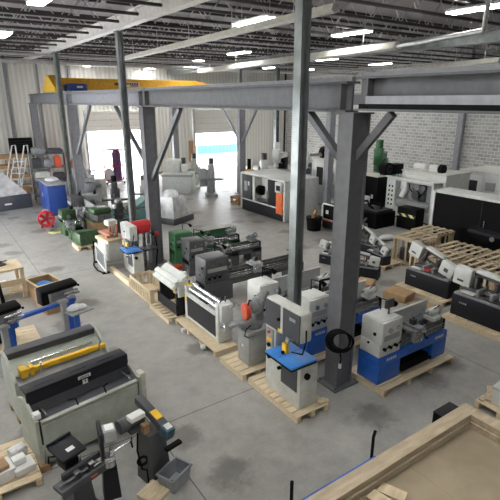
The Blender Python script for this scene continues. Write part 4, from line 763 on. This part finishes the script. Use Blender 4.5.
o = thing('tool_cart', 'white-framed black tool cart at the left side of the large column', 'cart', (14.25, 15.1, 0), -90)
P(o, 'frame', 'white', tube([(0, 0, .45), (0, 0, 1.05), (.06, 0, 1.14), (.9, 0, 1.14)], .035), b(0, .9, .0, .55, .40, .47), tube([(0, .55, .45), (0, .55, 1.05), (.06, .55, 1.14), (.9, .55, 1.14)], .035)); P(o, 'cabinet', 'black', b(.04, .88, .04, .52, .47, 1.08)); P(o, 'base', 'charcoal', b(.02, .9, .02, .54, .06, .4)); P(o, 'orange_edge', 'redorange', b(.0, .9, -.01, .0, .41, .46)); P(o, 'paper_note', 'white', b(.2, .36, .034, .04, .7, .86))
for q in (.1, .8):
    for r_ in (.08, .46): P(o, 'caster', 'rubber', c((q, r_ - .02, .04), (q, r_ + .02, .04), .04))
o = thing('waste_tub', 'dark tub with wood scraps on the floor right of the slim near pole', 'tub', (13.75, 15.05, 0), 0)
P(o, 'tub', 'black', c((0, 0, 0), (0, 0, .6), .30, .36, 24)); P(o, 'scraps', 'wood_brown', rot(b(-.25, .25, -.05, .05, .58, .64), (0, 0, .6), 'Z', 30), rot(b(-.2, .22, -.06, .04, .6, .7), (0, 0, .6), 'Y', 25), rot(b(-.06, .06, -.06, .06, .5, .95), (0, 0, .6), 'X', 15))
o = thing('white_panel_machine', 'white cabinet corner right of the large column behind the small saws', 'cabinet', (16.9, 16.8, 0), -90)
P(o, 'body', 'machine_white', b(0, 1.3, 0, .9, 0, 1.0, .03)); P(o, 'dark_base', 'black', b(.1, 1.25, -.4, 0, 0, .55, .04))
# CNC lathe with orange panel
o = thing('cnc_lathe', 'large white and dark CNC lathe with open chamber and orange end panel', 'lathe', (13.45, 20.45, 0), -90)
Lc, Dc, Hc = 3.65, 2.1, 1.95
P(o, 'base', 'charcoal', b(.14, Lc - .08, -.03, Dc - .1, .03, .62, .02)); P(o, 'end_frame', 'machine_white', b(0, .14, -.06, Dc, .03, Hc, .05), label='white rounded end frame'); P(o, 'roof', 'machine_white', b(0, Lc, .0, Dc, Hc - .08, Hc + .02, .04)); P(o, 'back_wall', 'charcoal', b(.14, Lc - .1, 1.16, Dc - .05, .62, Hc - .08)); P(o, 'end_panel', 'machine_white', b(Lc - .1, Lc, 0, Dc, .03, Hc - .08, .01), label='white end panel')
fp = P(o, 'front_panel', 'dkgrey', b(.14, .95, -.03, .03, .62, Hc - .08, .02)); P(fp, 'display_plate', 'grey', b(.35, .62, -.036, -.03, 1.05, 1.55)); P(fp, 'warning_plate', 'white', b(.70, .80, -.036, -.03, 1.35, 1.55)); P(o, 'sill', 'machine_white', b(.14, Lc - .1, -.05, .02, .58, .64))
P(o, 'headstock_wall', 'offwhite', b(.95, 1.15, .05, 1.15, .62, Hc - .1, .01), b(1.15, 1.75, .5, 1.15, .62, Hc - .12, .02)); P(o, 'chuck', 'black', c((1.15, .35, 1.15), (1.42, .35, 1.15), .24, None, 28), c((1.42, .35, 1.15), (1.5, .35, 1.15), .1)); P(o, 'ways', 'iron', b(1.2, 3.0, .2, .9, .62, .74)); P(o, 'turret', 'darkiron', c((2.25, .25, 1.1), (2.25, .6, 1.1), .3, None, 12), b(2.1, 2.5, .5, 1.0, .74, 1.4, .02)); P(o, 'tailstock', 'castgrey', b(1.9, 2.1, .25, .6, .74, 1.2, .02))
P(o, 'sliding_door', 'charcoal', b(2.35, 3.1, -.02, .03, .62, Hc - .08, .01)); P(o, 'sliding_door_handle', 'chrome', c((2.45, -.05, 1.0), (2.45, -.05, 1.35), .02)); P(o, 'orange_panel', 'orange', b(3.1, Lc - .1, -.08, .05, .35, 1.38, .01), label='orange panel'); P(o, 'controller', 'machine_white', b(3.1, Lc - .1, -.16, .1, 1.38, Hc - .08, .02)); P(o, 'controller_screen', 'glassdark', b(3.2, 3.5, -.165, -.16, 1.48, 1.72))

def mill(lab, x, y, z, rz, col, k=1.0, tablec='iron', headc=None, cab=None, motor='darkiron', kind='milling_machine', cat='milling machine'):
    """knee mill facing -y"""
    headc = headc or col
    o = thing(kind, lab, cat, (x, y, z), rz); S = lambda *a: [v * k for v in a]
    P(o, 'base', col, b(*S(-.32, .32, -.55, .45, 0, .16), .02)); P(o, 'column', col, b(*S(-.22, .22, -.02, .42, .16, 1.42), .05)); kn = P(o, 'knee', col, b(*S(-.18, .18, -.42, -.02, .62, .86), .03), c(S(0, -.3, .16), S(0, -.3, .62), .05 * k)); P(kn, 'crank', 'chrome', wheel(S(0, -.48, .72), (0, -1, 0), .09 * k))
    t = P(o, 'table', tablec, b(*S(-.62, .62, -.42, -.12, .90, .98), .008), b(*S(-.2, .2, -.4, -.1, .86, .90))); P(t, 'handwheel', 'chrome', wheel(S(-.7, -.27, .93), (-1, 0, 0), .1 * k)); P(t, 'handwheel', 'chrome', wheel(S(.7, -.27, .93), (1, 0, 0), .1 * k))
    P(o, 'ram', headc, b(*S(-.14, .14, -.45, .55, 1.42, 1.64), .03)); h = P(o, 'head', headc, b(*S(-.15, .15, -.52, -.24, 1.25, 1.82), .05), c(S(0, -.38, 1.08), S(0, -.38, 1.3), .08 * k), c(S(0, -.38, .99), S(0, -.38, 1.08), .03 * k)); P(h, 'motor', motor, c(S(0, -.38, 1.82), S(0, -.38, 2.1), .13 * k)); P(h, 'quill_lever', 'chrome', c(S(.15, -.38, 1.35), S(.3, -.5, 1.25), .012 * k))
    if cab: P(o, 'control_cabinet', cab, b(*S(-.62, -.24, .0, .45, .5, 1.5), .02))
    return o
# grey mills in front of the right-hand door
o = thing('grinding_machine', 'wide pale grey machine cabinet left of the knee mill near the right-hand door', 'machine', (12.85, 26.6, 0), -40)
P(o, 'body', 'machine_white', b(-.9, .9, -.6, .6, 0, 1.25, .03)); P(o, 'upper_case', 'offwhite', b(-.8, .2, -.4, .6, 1.25, 2.0, .04)); P(o, 'table', 'grey', b(-.9, 1.0, -.75, -.3, 1.05, 1.18, .01)); P(o, 'wheel_head', 'offwhite', b(.2, .7, -.2, .5, 1.4, 1.75, .05), c((.45, -.3, 1.5), (.45, -.18, 1.5), .2, None, 24)); P(o, 'top_motor', 'dkgrey', c((.3, .2, 1.75), (.3, .2, 2.1), .14)); P(o, 'blue_side', 'blue', b(-.92, -.9, -.5, .4, .2, 1.1), label='blue side panel')
mill('pale grey knee mill beside the far braced runway column', 13.95, 24.5, 0, -25, 'grey', 1.08, 'castgrey', cab='grey')
mill('second pale grey mill partly behind the knee mill near the right-hand door', 14.4, 27.4, 0, -30, 'offwhite', 1.08, 'castgrey', cab='grey')
crate('small_crate', 'small brown timber box at the foot of the far braced runway column', 'box', 14.2, 21.6, 0, .9, .8, .42, top=True, mat='wood_brown', slats=3)
mill('white mill with dark body behind the CNC lathe roof, left one', 16.2, 22.3, 0, -30, 'dkgrey', 1.25, 'castgrey', 'machine_white')
mill('white mill with white motor behind the CNC lathe roof, middle one', 18.3, 23.4, 0, -60, 'black', 1.45, 'castgrey', 'machine_white', motor='white')
mill('white mill behind the CNC lathe roof nearest the slim pole', 18.6, 21.3, 0, -50, 'dkgrey', 1.35, 'castgrey', 'machine_white', motor='white')
o = thing('yellow_topped_cart', 'black and yellow cart at the left end behind the CNC lathe', 'cart', (17.2, 25.2, 0), -30)
P(o, 'body', 'yellow', b(-.3, .3, -.25, .25, .08, 1.25, .02)); P(o, 'screen_post', 'black', b(-.12, .12, -.1, .1, 1.25, 1.9, .02)); P(o, 'base', 'black', b(-.34, .34, -.3, .3, 0, .08)); P(o, 'white_panel', 'white', b(.14, .26, -.12, .12, 1.25, 1.85))
mill('green milling machine against the block wall right of the large column', 21.5, 18.2, 0, -60, 'green', 1.62, 'green', motor='green')
o = thing('machine_cabinet', 'white machine block in front of the block wall under the far pole', 'cabinet', (22.5, 22.5, 0), -60)
P(o, 'body', 'machine_white', b(-1, 1, -.6, .6, 0, 1.7, .04)); P(o, 'door', 'white', b(-.7, .1, -.62, -.6, .4, 1.5)); P(o, 'screen', 'glassdark', b(.3, .7, -.62, -.6, 1.0, 1.4))

# left-centre cluster -----------------------------------------------------------
o = thing('wrapped_lathe', 'plastic-wrapped machine on a dark base right of the left-centre column', 'machine', (9.35, 20.0, 0), 25)
P(o, 'base', 'dkgrey', b(-.75, .75, -.6, .6, 0, .3, .04)); P(o, 'machine_body', 'castgrey', b(-.55, .1, -.4, .4, .3, 1.1, .06), b(.2, .55, -.3, .3, .3, .75, .05)); P(o, 'film_wrap', 'film', hexa([(-.72, -.58, .3), (.72, -.58, .3), (.72, .58, .3), (-.72, .58, .3)], [(-.55, -.4, 1.25), (.0, -.4, 1.25), (.0, .35, 1.25), (-.55, .4, 1.25)]), s((.35, 0, .8), .42, (1, 1, 1.1)), s((-.2, 0, 1.3), .35, (1.1, 1, .8)), label='crumpled clear film')
o = thing('red_topped_drill', 'drill stand with bright red round cover before the left-centre column', 'drill', (5.7, 14.5, 0), 10)
P(o, 'base', 'darkiron', b(-.3, .3, -.3, .3, 0, .06)); P(o, 'column', 'iron', c((0, .15, .06), (0, .15, 1.3), .06)); P(o, 'red_cover', 'red', c((-.42, .1, 1.5), (.12, .1, 1.5), .2, None, 20), s((-.42, .1, 1.5), .2, (.6, 1, 1)), s((.12, .1, 1.5), .2, (.6, 1, 1)), b(-.35, .1, -.15, .2, 1.3, 1.5, .05), label='bright red cover'); P(o, 'spindle', 'iron', c((.05, -.05, 1.3), (.05, -.05, .9), .06), c((-.3, 0, 1.3), (-.35, -.02, .8), .03)); P(o, 'table', 'darkiron', b(-.25, .25, -.3, .15, .72, .78)); P(o, 'feed_wheel', 'darkiron', wheel((.32, 0, 1.1), (1, -.5, 0), .16, .02)); P(o, 'hose', 'rubber', tube([(.1, 0, 1.3), (.3, -.1, 1.1), (.35, -.1, .6), (.2, -.2, .1)], .025)); P(o, 'red_fitting', 'red', s((.38, -.05, 1.15), .09))
o = thing('drill_mill', 'white and copper-red drill mill on a wooden skid left of the small white bandsaw', 'milling machine', (5.1, 16.25, 0), -80)
P(o, 'cabinet', 'offwhite', b(-.45, .4, -.35, .35, 0, .72, .02)); P(o, 'wood_skid', 'wood', b(-.5, .45, -.4, .4, .72, .82)); P(o, 'column', 'offwhite', b(-.3, -.1, .05, .25, .82, 1.4, .03)); P(o, 'head', 'offwhite', b(-.3, .05, -.12, .25, 1.2, 1.4, .04)); P(o, 'table', 'copper', b(-.4, .4, -.3, .0, .95, 1.02), b(-.1, .1, -.25, .0, .82, .95), label='copper-red slide'); P(o, 'spindle', 'copper', c((.0, -.06, 1.2), (.0, -.06, 1.02), .05), c((.2, .1, .82), (.2, .1, 1.3), .04)); P(o, 'handwheel', 'chrome', wheel((.46, -.15, 1.0), (1, 0, 0), .08))
o = thing('grille_panel', 'white-framed dark grille panel standing in front of the drill mill', 'panel', (4.4, 15.45, 0), -95)
P(o, 'frame', 'white', b(-.72, -.66, -.02, .02, .05, .72), b(.66, .72, -.02, .02, .05, .72), b(-.66, .66, -.02, .02, .66, .72), b(-.66, .66, -.02, .02, .05, .11)); P(o, 'grille', 'charcoal', b(-.66, .66, -.005, .005, .11, .66)); P(o, 'grille_bars', 'white', *[b(-.60 + .15 * i, -.585 + .15 * i, -.015, -.005, .12, .65) for i in range(9)]); P(o, 'black_tube', 'rubber', tube([(-.78, -.05, .75), (-.85, -.06, .4), (-.8, -.08, .05), (-.3, -.2, .03), (.3, -.2, .03), (.7, -.1, .05)], .025)); P(o, 'foot', 'black', b(-.7, -.6, -.12, .12, 0, .05)); P(o, 'foot', 'black', b(.6, .7, -.12, .12, 0, .05))
pallet('pallet under the nearer green lathe in the left row of machines', 4.25, 5.15, 17.8, 18.7, along='x')
def vlathe(lab, x, y, z, rz, L, col, k=1.0): return lathe(lab, x, y, z, L, col, col, 'darkiron', 1.05 * k, .6, guard=None, hw=.6, tail=col, pedestal=False, rz=rz)
lathe('nearest green lathe in the left row, end-on to the aisle', 4.35, 20.9, .0, 2.0, 'palegreen', 'palegreen', 'darkiron', 1.05, .6, guard=None, hw=.6, tail='palegreen', pedestal=False, rz=-88)
o = thing('green_gearbox', 'green gearbox block on the pallet at the near end of the left row', 'gearbox', (4.7, 18.2, .13), 10)
P(o, 'case', 'palegreen', b(-.4, .4, -.3, .3, 0, .5, .08)); P(o, 'shaft', 'iron', c((.4, 0, .3), (.6, 0, .3), .06)); P(o, 'cover', 'palegreen', b(-.42, .42, -.2, .2, .5, .54, .02))
o = thing('green_machine', 'green-topped machine with brown ways behind the green gearbox block', 'machine', (5.65, 19.75, 0), 8)
P(o, 'base', 'wood_brown', b(-.3, .4, -.5, .5, 0, .6, .04)); P(o, 'lower_case', 'palegreen', b(-.35, .45, -.3, .5, .6, .7, .03)); P(o, 'saddle', 'palegreen', b(-.36, .46, -.5, .2, .95, 1.2, .08), label='rounded green saddle'); P(o, 'ways', 'iron', b(-.25, .35, -.6, .6, .7, .95)); P(o, 'white_dial', 'white', c((.52, -.5, 1.2), (.6, -.5, 1.2), .1))
lathe('grey lathe at the foot of the farther slim column in the left row', 6.05, 23.3, 0, 2.2, 'grey', 'grey', 'darkiron', 1.15, .6, guard=None, hw=.7, tail='grey', pedestal=False, rz=-90)
lathe('second grey lathe in the left row with bright dials', 5.3, 23.1, 0, 2.4, 'midgrey', 'midgrey', 'iron', 1.2, .6, guard='grey', hw=.7, tail='grey', pedestal=False, rz=-90)
one('lathe_cover', 'grey tarpaulin draped behind the grey lathes at the column foot', 'tarpaulin', 'grey', hexa([(-.7, -.7, 0), (.7, -.7, 0), (.7, .7, 0), (-.7, .7, 0)], [(-.3, -.2, 1.9), (.4, -.2, 1.9), (.4, .2, 1.9), (-.3, .2, 1.9)]), loc=(6.9, 27.2, 0), rz=20)
mill('dark drill press in front of the open left-hand door', 7.35, 22.3, 0, -20, 'darkiron', 1.0, 'darkiron', motor='black', kind='drill_press', cat='drill press')
o = thing('teal_machine_base', 'teal-green machine base between the dark drill press and the left-centre column', 'machine', (7.6, 20.6, 0), 10)
P(o, 'base', 'teal', b(-.9, .8, -.5, .5, 0, .75, .05)); P(o, 'sloped_brace', 'teal', prism([(-.2, .75), (.7, .75), (.7, 1.15), (.5, 1.15)], 'y', -.3, .3)); P(o, 'table', 'iron', b(-.9, .5, -.4, .4, .75, .83)); P(o, 'block', 'offwhite', b(-.7, -.3, -.2, .2, .83, 1.1, .03))
o = thing('white_control_cabinet', 'pale grey control cabinet left of the open left-hand door', 'cabinet', (7.4, 25.6, 0), -15)
P(o, 'body', 'offwhite', b(-.55, .55, -.4, .4, 0, 1.45, .02)); P(o, 'door', 'machine_white', b(-.5, .0, -.42, -.4, .1, 1.35)); P(o, 'button', 'black', c((.2, -.4, 1.2), (.2, -.43, 1.2), .05)); P(o, 'top_parts', 'grey', c((-.3, 0, 1.45), (-.3, 0, 2.0), .1), b(-.4, .0, -.2, .2, 1.45, 1.7, .05), c((-.5, 0, 1.85), (.1, 0, 1.9), .05))
mill('pale mill standing behind the teal base in front of the left-hand door', 9.3, 23.6, 0, -20, 'offwhite', .85, 'castgrey')
# cart outside the door
o = thing('cylinder_cart', 'tall red and white tube cart loaded with a purple bundle in the left-hand doorway', 'cart', (10.6, 32.0, 0), 0)
P(o, 'frame', 'red', *[c((sx, sy, .1), (sx, sy, 2.3), .04) for sx in (-.75, .75) for sy in (-.3, .3)], *[c((-.75, sy, zz), (.75, sy, zz), .035) for sy in (-.3, .3) for zz in (.3, 1.2, 2.3)]); P(o, 'bundle', 'violet', c((.25, 0, .2), (.25, 0, 2.1), .3), s((.25, 0, 2.1), .25), label='purple bundle'); P(o, 'white_sack', 'bag_white', s((-.35, 0, .6), .35, (1, .8, 1.4))); P(o, 'deck', 'grey', b(-.8, .8, -.35, .35, .1, .16))
for sx in (-.6, .6):
    for sy in (-.25, .25): P(o, 'caster', 'rubber', c((sx, sy - .03, .06), (sx, sy + .03, .06), .06))
# brown and white boxes between the doors
one('stacked_carton', 'brown carton stack leaning on the back wall between the doors', 'box', 'cardboard', b(-.5, .5, -.4, .4, 0, .6, .01), b(-.4, .45, -.35, .35, .6, 1.05, .01), loc=(15.0, 31.2, 0), rz=12)
one('blue_drum', 'blue plastic drum between the two open doors', 'drum', 'blue', c((0, 0, 0), (0, 0, .95), .3, None, 24), ring((0, 0, .3), (0, 0, 1), .3, .02), ring((0, 0, .65), (0, 0, 1), .3, .02), loc=(16.0, 30.2, 0))
one('white_sack', 'white sack on the floor beside the brown cartons between the doors', 'sack', 'bag_white', s((0, 0, .4), .45, (1, .8, .95)), loc=(14.4, 30.3, 0))
# far left ------------------------------------------------------------------------
o = thing('wrapped_press', 'dark grey machine base under a peaked clear plastic sheet at the far left', 'machine', (3.3, 27.6, 0), 10)
P(o, 'base', 'dkgrey', b(-1.0, 1.0, -.7, .8, 0, .75, .05)); P(o, 'head', 'midgrey', b(-.5, -.1, -.2, .3, .75, 1.8, .06)); P(o, 'film_sheet', 'film', hexa([(-.98, -.68, .6), (.98, -.68, .6), (.98, .78, .6), (-.98, .78, .6)], [(-.55, -.25, 1.9), (-.1, -.25, 1.9), (-.1, .35, 1.9), (-.55, .35, 1.9)]), label='peaked clear sheet'); P(o, 'name_plate', 'white', b(-.4, -.05, -.705, -.7, .3, .38))
o = thing('timber_rack', 'brown timber rack stacked with boards against the ribbed back wall', 'rack', (4.1, 32.0, 0), 3)
for sx in (-1.3, 0, 1.3):
    for sy in (-.4, .4): P(o, 'post', 'wood_brown', b(sx - .05, sx + .05, sy - .05, sy + .05, 0, 2.3))
for zz in (.3, .9, 1.5, 2.1): P(o, 'shelf', 'wood', b(-1.4, 1.4, -.45, .45, zz, zz + .06))
for q, (zz, x0, x1) in enumerate(((.36, -1.2, .2), (.96, -.9, 1.2), (1.56, -1.3, .9), (2.16, -1.0, 1.2))): one('board_stack', ('lowest', 'second', 'third', 'topmost')[q] + ' stack of brown boards on the timber rack at far left', 'boards', 'wood_brown', b(x0, x1, -.4, .4, 0, .09), b(x0 + .1, x1 - .15, -.36, .38, .09, .2), loc=(4.1, 32.0, zz), rz=3)
o = thing('unit_heater', 'black louvred unit mounted high in front of the back wall at left', 'heater', (5.2, 32.8, 2.0), -8)
P(o, 'case', 'black', b(-.75, .6, 0, .3, 0, 1.25, .03)); P(o, 'louvre', 'charcoal', *[rot(b(-.7, .55, -.05, .02, .08 + .14 * i, .10 + .14 * i), (0, 0, .09 + .14 * i), 'X', 25) for i in range(8)]); P(o, 'wall_bracket', 'steel_mid', b(-.4, -.3, .3, 1.2, .3, .36)); P(o, 'stand', 'steel_dark', b(-.5, -.42, .1, .4, -2.0, 0), b(.36, .44, .1, .4, -2.0, 0))
o = thing('rolling_ladder', 'white tubular rolling ladder beside the timber rack at far left', 'ladder', (4.3, 29.9, 0), -34)
P(o, 'stringer', 'white', tube([(-.35, -1.0, .1), (-.35, .6, 2.3)], .045)); P(o, 'stringer', 'white', tube([(.35, -1.0, .1), (.35, .6, 2.3)], .045)); P(o, 'handrail', 'white', tube([(-.35, -.9, .9), (-.35, .5, 3.0), (-.35, .9, 3.0), (-.35, .9, .1)], .04)); P(o, 'handrail', 'white', tube([(.35, -.9, .9), (.35, .5, 3.0), (.35, .9, 3.0), (.35, .9, .1)], .04))
for i in range(7): P(o, 'step', 'white', b(-.35, .35, -.9 + .23 * i - .1, -.9 + .23 * i + .1, .22 + .31 * i, .26 + .31 * i))
o = thing('storage_rack', 'dark steel shelf rack behind the blue cabinet', 'rack', (5.75, 28.6, 0), -5)
for sx in (-.9, .9):
    for sy in (-.4, .4): P(o, 'post', 'steel_dark', b(sx - .03, sx + .03, sy - .03, sy + .03, 0, 2.75))
for zz in (.3, 1.1, 1.85, 2.6): P(o, 'shelf', 'steel_dark', b(-.93, .93, -.43, .43, zz, zz + .05))
for q, (xx, zz, hh, ww, mt, lb) in enumerate(((-.6, 1.9, .45, .25, 'dkgrey', 'dark box on the left of the upper rack shelf behind the blue cabinet'), (-.05, 1.9, .4, .2, 'castgrey', 'grey canister in the middle of the upper rack shelf behind the blue cabinet'), (.5, 1.9, .55, .16, 'redorange', 'narrow orange canister on the right of the upper rack shelf'), (-.4, 1.15, .5, .4, 'offwhite', 'pale box on the middle rack shelf behind the blue cabinet'), (.5, 1.15, .35, .3, 'dkgrey', 'dark tub on the middle rack shelf behind the blue cabinet'), (-.45, 2.65, .3, .35, 'castgrey', 'grey parts crate on the left of the top rack shelf'), (.4, 2.65, .22, .4, 'dkgrey', 'dark parts crate on the right of the top rack shelf'))):
    one('storage_box', lb, 'box', mt, b(-ww, ww, -.3, .3, 0, hh, .03), b(-ww * .8, ww * .8, -.24, .24, hh, hh + .05, .02), loc=(5.75 + xx, 28.6 + -.087 * xx, zz), rz=-5)
o = thing('red_gas_stand', 'bright red and yellow cylinder stand right of the dark rack', 'stand', (7.15, 29.6, 0))
P(o, 'cylinder', 'red', c((-.15, 0, .05), (-.15, 0, 2.3), .16), s((-.15, 0, 2.3), .16)); P(o, 'cylinder', 'orange', c((.2, .05, .05), (.2, .05, 1.9), .15), s((.2, .05, 1.9), .15)); P(o, 'base', 'yellow', b(-.4, .45, -.25, .3, 0, .05)); P(o, 'valve', 'chrome', c((-.15, 0, 2.4), (-.15, 0, 2.58), .04)); P(o, 'valve', 'chrome', c((.2, .05, 2.0), (.2, .05, 2.16), .04))
o = thing('blue_cabinet', 'deep blue steel cabinet with pale top behind the red drum fan', 'cabinet', (4.78, 26.9, 0), -92)
P(o, 'body', 'deepblue', b(0, 2.6, 0, .85, .06, 1.5, .02)); P(o, 'top', 'grey', b(-.02, 2.62, -.02, .87, 1.5, 1.56, .01)); P(o, 'door_seam', 'black', b(1.28, 1.30, -.004, 0, .1, 1.46)); P(o, 'plinth', 'black', b(.05, 2.55, .05, .8, 0, .06)); P(o, 'handle', 'chrome', c((1.2, -.03, .8), (1.2, -.03, 1.0), .015))
one('clear_bag', 'clear plastic bag lying on top of the blue cabinet', 'bag', 'bag_white', s((0, 0, .08), .4, (.8, 1.4, .3)), loc=(5.2, 25.6, 1.55))
o = thing('drum_fan', 'round red drum fan standing on the floor before the blue cabinet', 'fan', (4.1, 22.3, 0), -12)
P(o, 'drum', 'red', *[ring((0, -.14 + .045 * i, .38), (0, 1, 0), .33, .03, 28, 6) for i in range(7)]); P(o, 'grille', 'red', *[ring((0, -.16, .38), (0, 1, 0), r_, .008, 24, 5) for r_ in (.08, .14, .2, .26, .31)], *[c((0, -.16, .38), (.32 * math.cos(a), -.16, .38 + .32 * math.sin(a)), .006, None, 5) for a in [i * PI / 4 for i in range(8)]]); P(o, 'fan_blade', 'red', *[rot(b(.04, .30, -.03, .03, .32, .44), (0, 0, .38), 'Y', 72 * i) for i in range(5)]); P(o, 'motor', 'darkiron', c((0, -.06, .38), (0, .12, .38), .09)); P(o, 'foot', 'black', c((-.22, -.2, .03), (-.22, .2, .03), .03), c((-.22, 0, .03), (-.2, 0, .14), .02)); P(o, 'foot', 'black', c((.22, -.2, .03), (.22, .2, .03), .03), c((.22, 0, .03), (.2, 0, .14), .02)); P(o, 'carry_handle', 'white', tube([(-.12, 0, .72), (-.1, 0, .78), (.1, 0, .78), (.12, 0, .72)], .015))
paint('hose_green', (.33, .34, .14), .5)
one('air_hose', 'coiled olive green hose lying on the floor in front of the drum fan', 'hose', 'hose_green', *[ring((.01 * i, .012 * i, .02 + .012 * i), (.0, .03, 1), .40 - .02 * (i % 2), .018, 32, 6) for i in range(4)], loc=(4.3, 21.1, 0))


# ---------------------------------------------------------------- small clutter
one('parts_bin', 'red parts bin on the floor at the foot of the left-centre crane column', 'bin', 'redorange', b(-.16, .16, -.12, .12, 0, .18, .02), loc=(6.42, 13.75, 0), rz=15)
o = thing('bracket_arm', 'black bracket arm on the white lathe guard left of the large near column', 'bracket', (7.55, 7.95, 0))
P(o, 'post', 'black', c((0, 0, .0), (0, 0, 1.25), .03)); P(o, 'arm', 'black', tube([(0, 0, 1.25), (.35, -.1, 1.28), (.42, -.3, 1.22)], .03)); P(o, 'foot', 'black', b(-.15, .15, -.12, .12, 0, .03))
o = thing('machine_stand', 'grey machine on a stand with chrome rods behind the second grey lathe at left', 'machine', (7.0, 24.9, 0), -20)
P(o, 'cabinet', 'grey', b(-.4, .4, -.3, .3, 0, .9, .03)); P(o, 'upper_body', 'castgrey', b(-.3, .2, -.25, .25, .9, 1.4, .05), c((.2, 0, 1.2), (.5, 0, 1.2), .09)); P(o, 'rods', 'chrome', c((-.35, -.1, 1.5), (.4, -.1, 1.5), .03), c((-.3, -.1, 1.4), (-.3, -.1, 1.6), .02), c((.35, .0, 1.1), (.35, -.1, 1.52), .02))
o = thing('tall_pump', 'dark ribbed machine head beside the dark drill press at the left-hand door', 'machine', (6.55, 19.6, 0), 15)
P(o, 'base', 'darkiron', b(-.3, .3, -.3, .3, 0, .6, .03)); P(o, 'body', 'darkiron', c((0, 0, .6), (0, 0, 1.3), .2), ring((0, 0, .8), (0, 0, 1), .22, .04), ring((0, 0, 1.05), (0, 0, 1), .22, .04)); P(o, 'cap', 'iron', s((0, 0, 1.35), .17)); P(o, 'feed_wheel', 'iron', wheel((.3, -.2, .95), (1, -1, 0), .2, .02))
for k, (x, y, sx, sz, mt, lb) in enumerate(((3.75, 30.9, .5, .45, 'cardboard', 'brown carton on the floor before the timber rack at far left'), (4.55, 30.6, .35, .6, 'wood_brown', 'dark brown carton standing right of the other carton before the timber rack'), (2.3, 30.4, .45, .5, 'offwhite', 'pale carton at the left edge before the timber rack'))):
    one('floor_carton', lb, 'box', mt, b(-sx, sx, -.3, .3, 0, sz, .02), b(-sx * .05, sx * .05, -.302, .302, .1, sz + .003), loc=(x, y, 0), rz=8 * k - 6)
# every family of repeats carries one group phrase
from collections import defaultdict
fam = defaultdict(list)
for ob in scene.objects:
    if ob.parent is None and 'category' in ob: fam[ob.name.split('.')[0]].append(ob)
for nm, obs in fam.items():
    if len(obs) > 1:
        for ob in obs:
            if 'group' not in ob: ob['group'] = nm.replace('_', ' ') + 's of the hall'
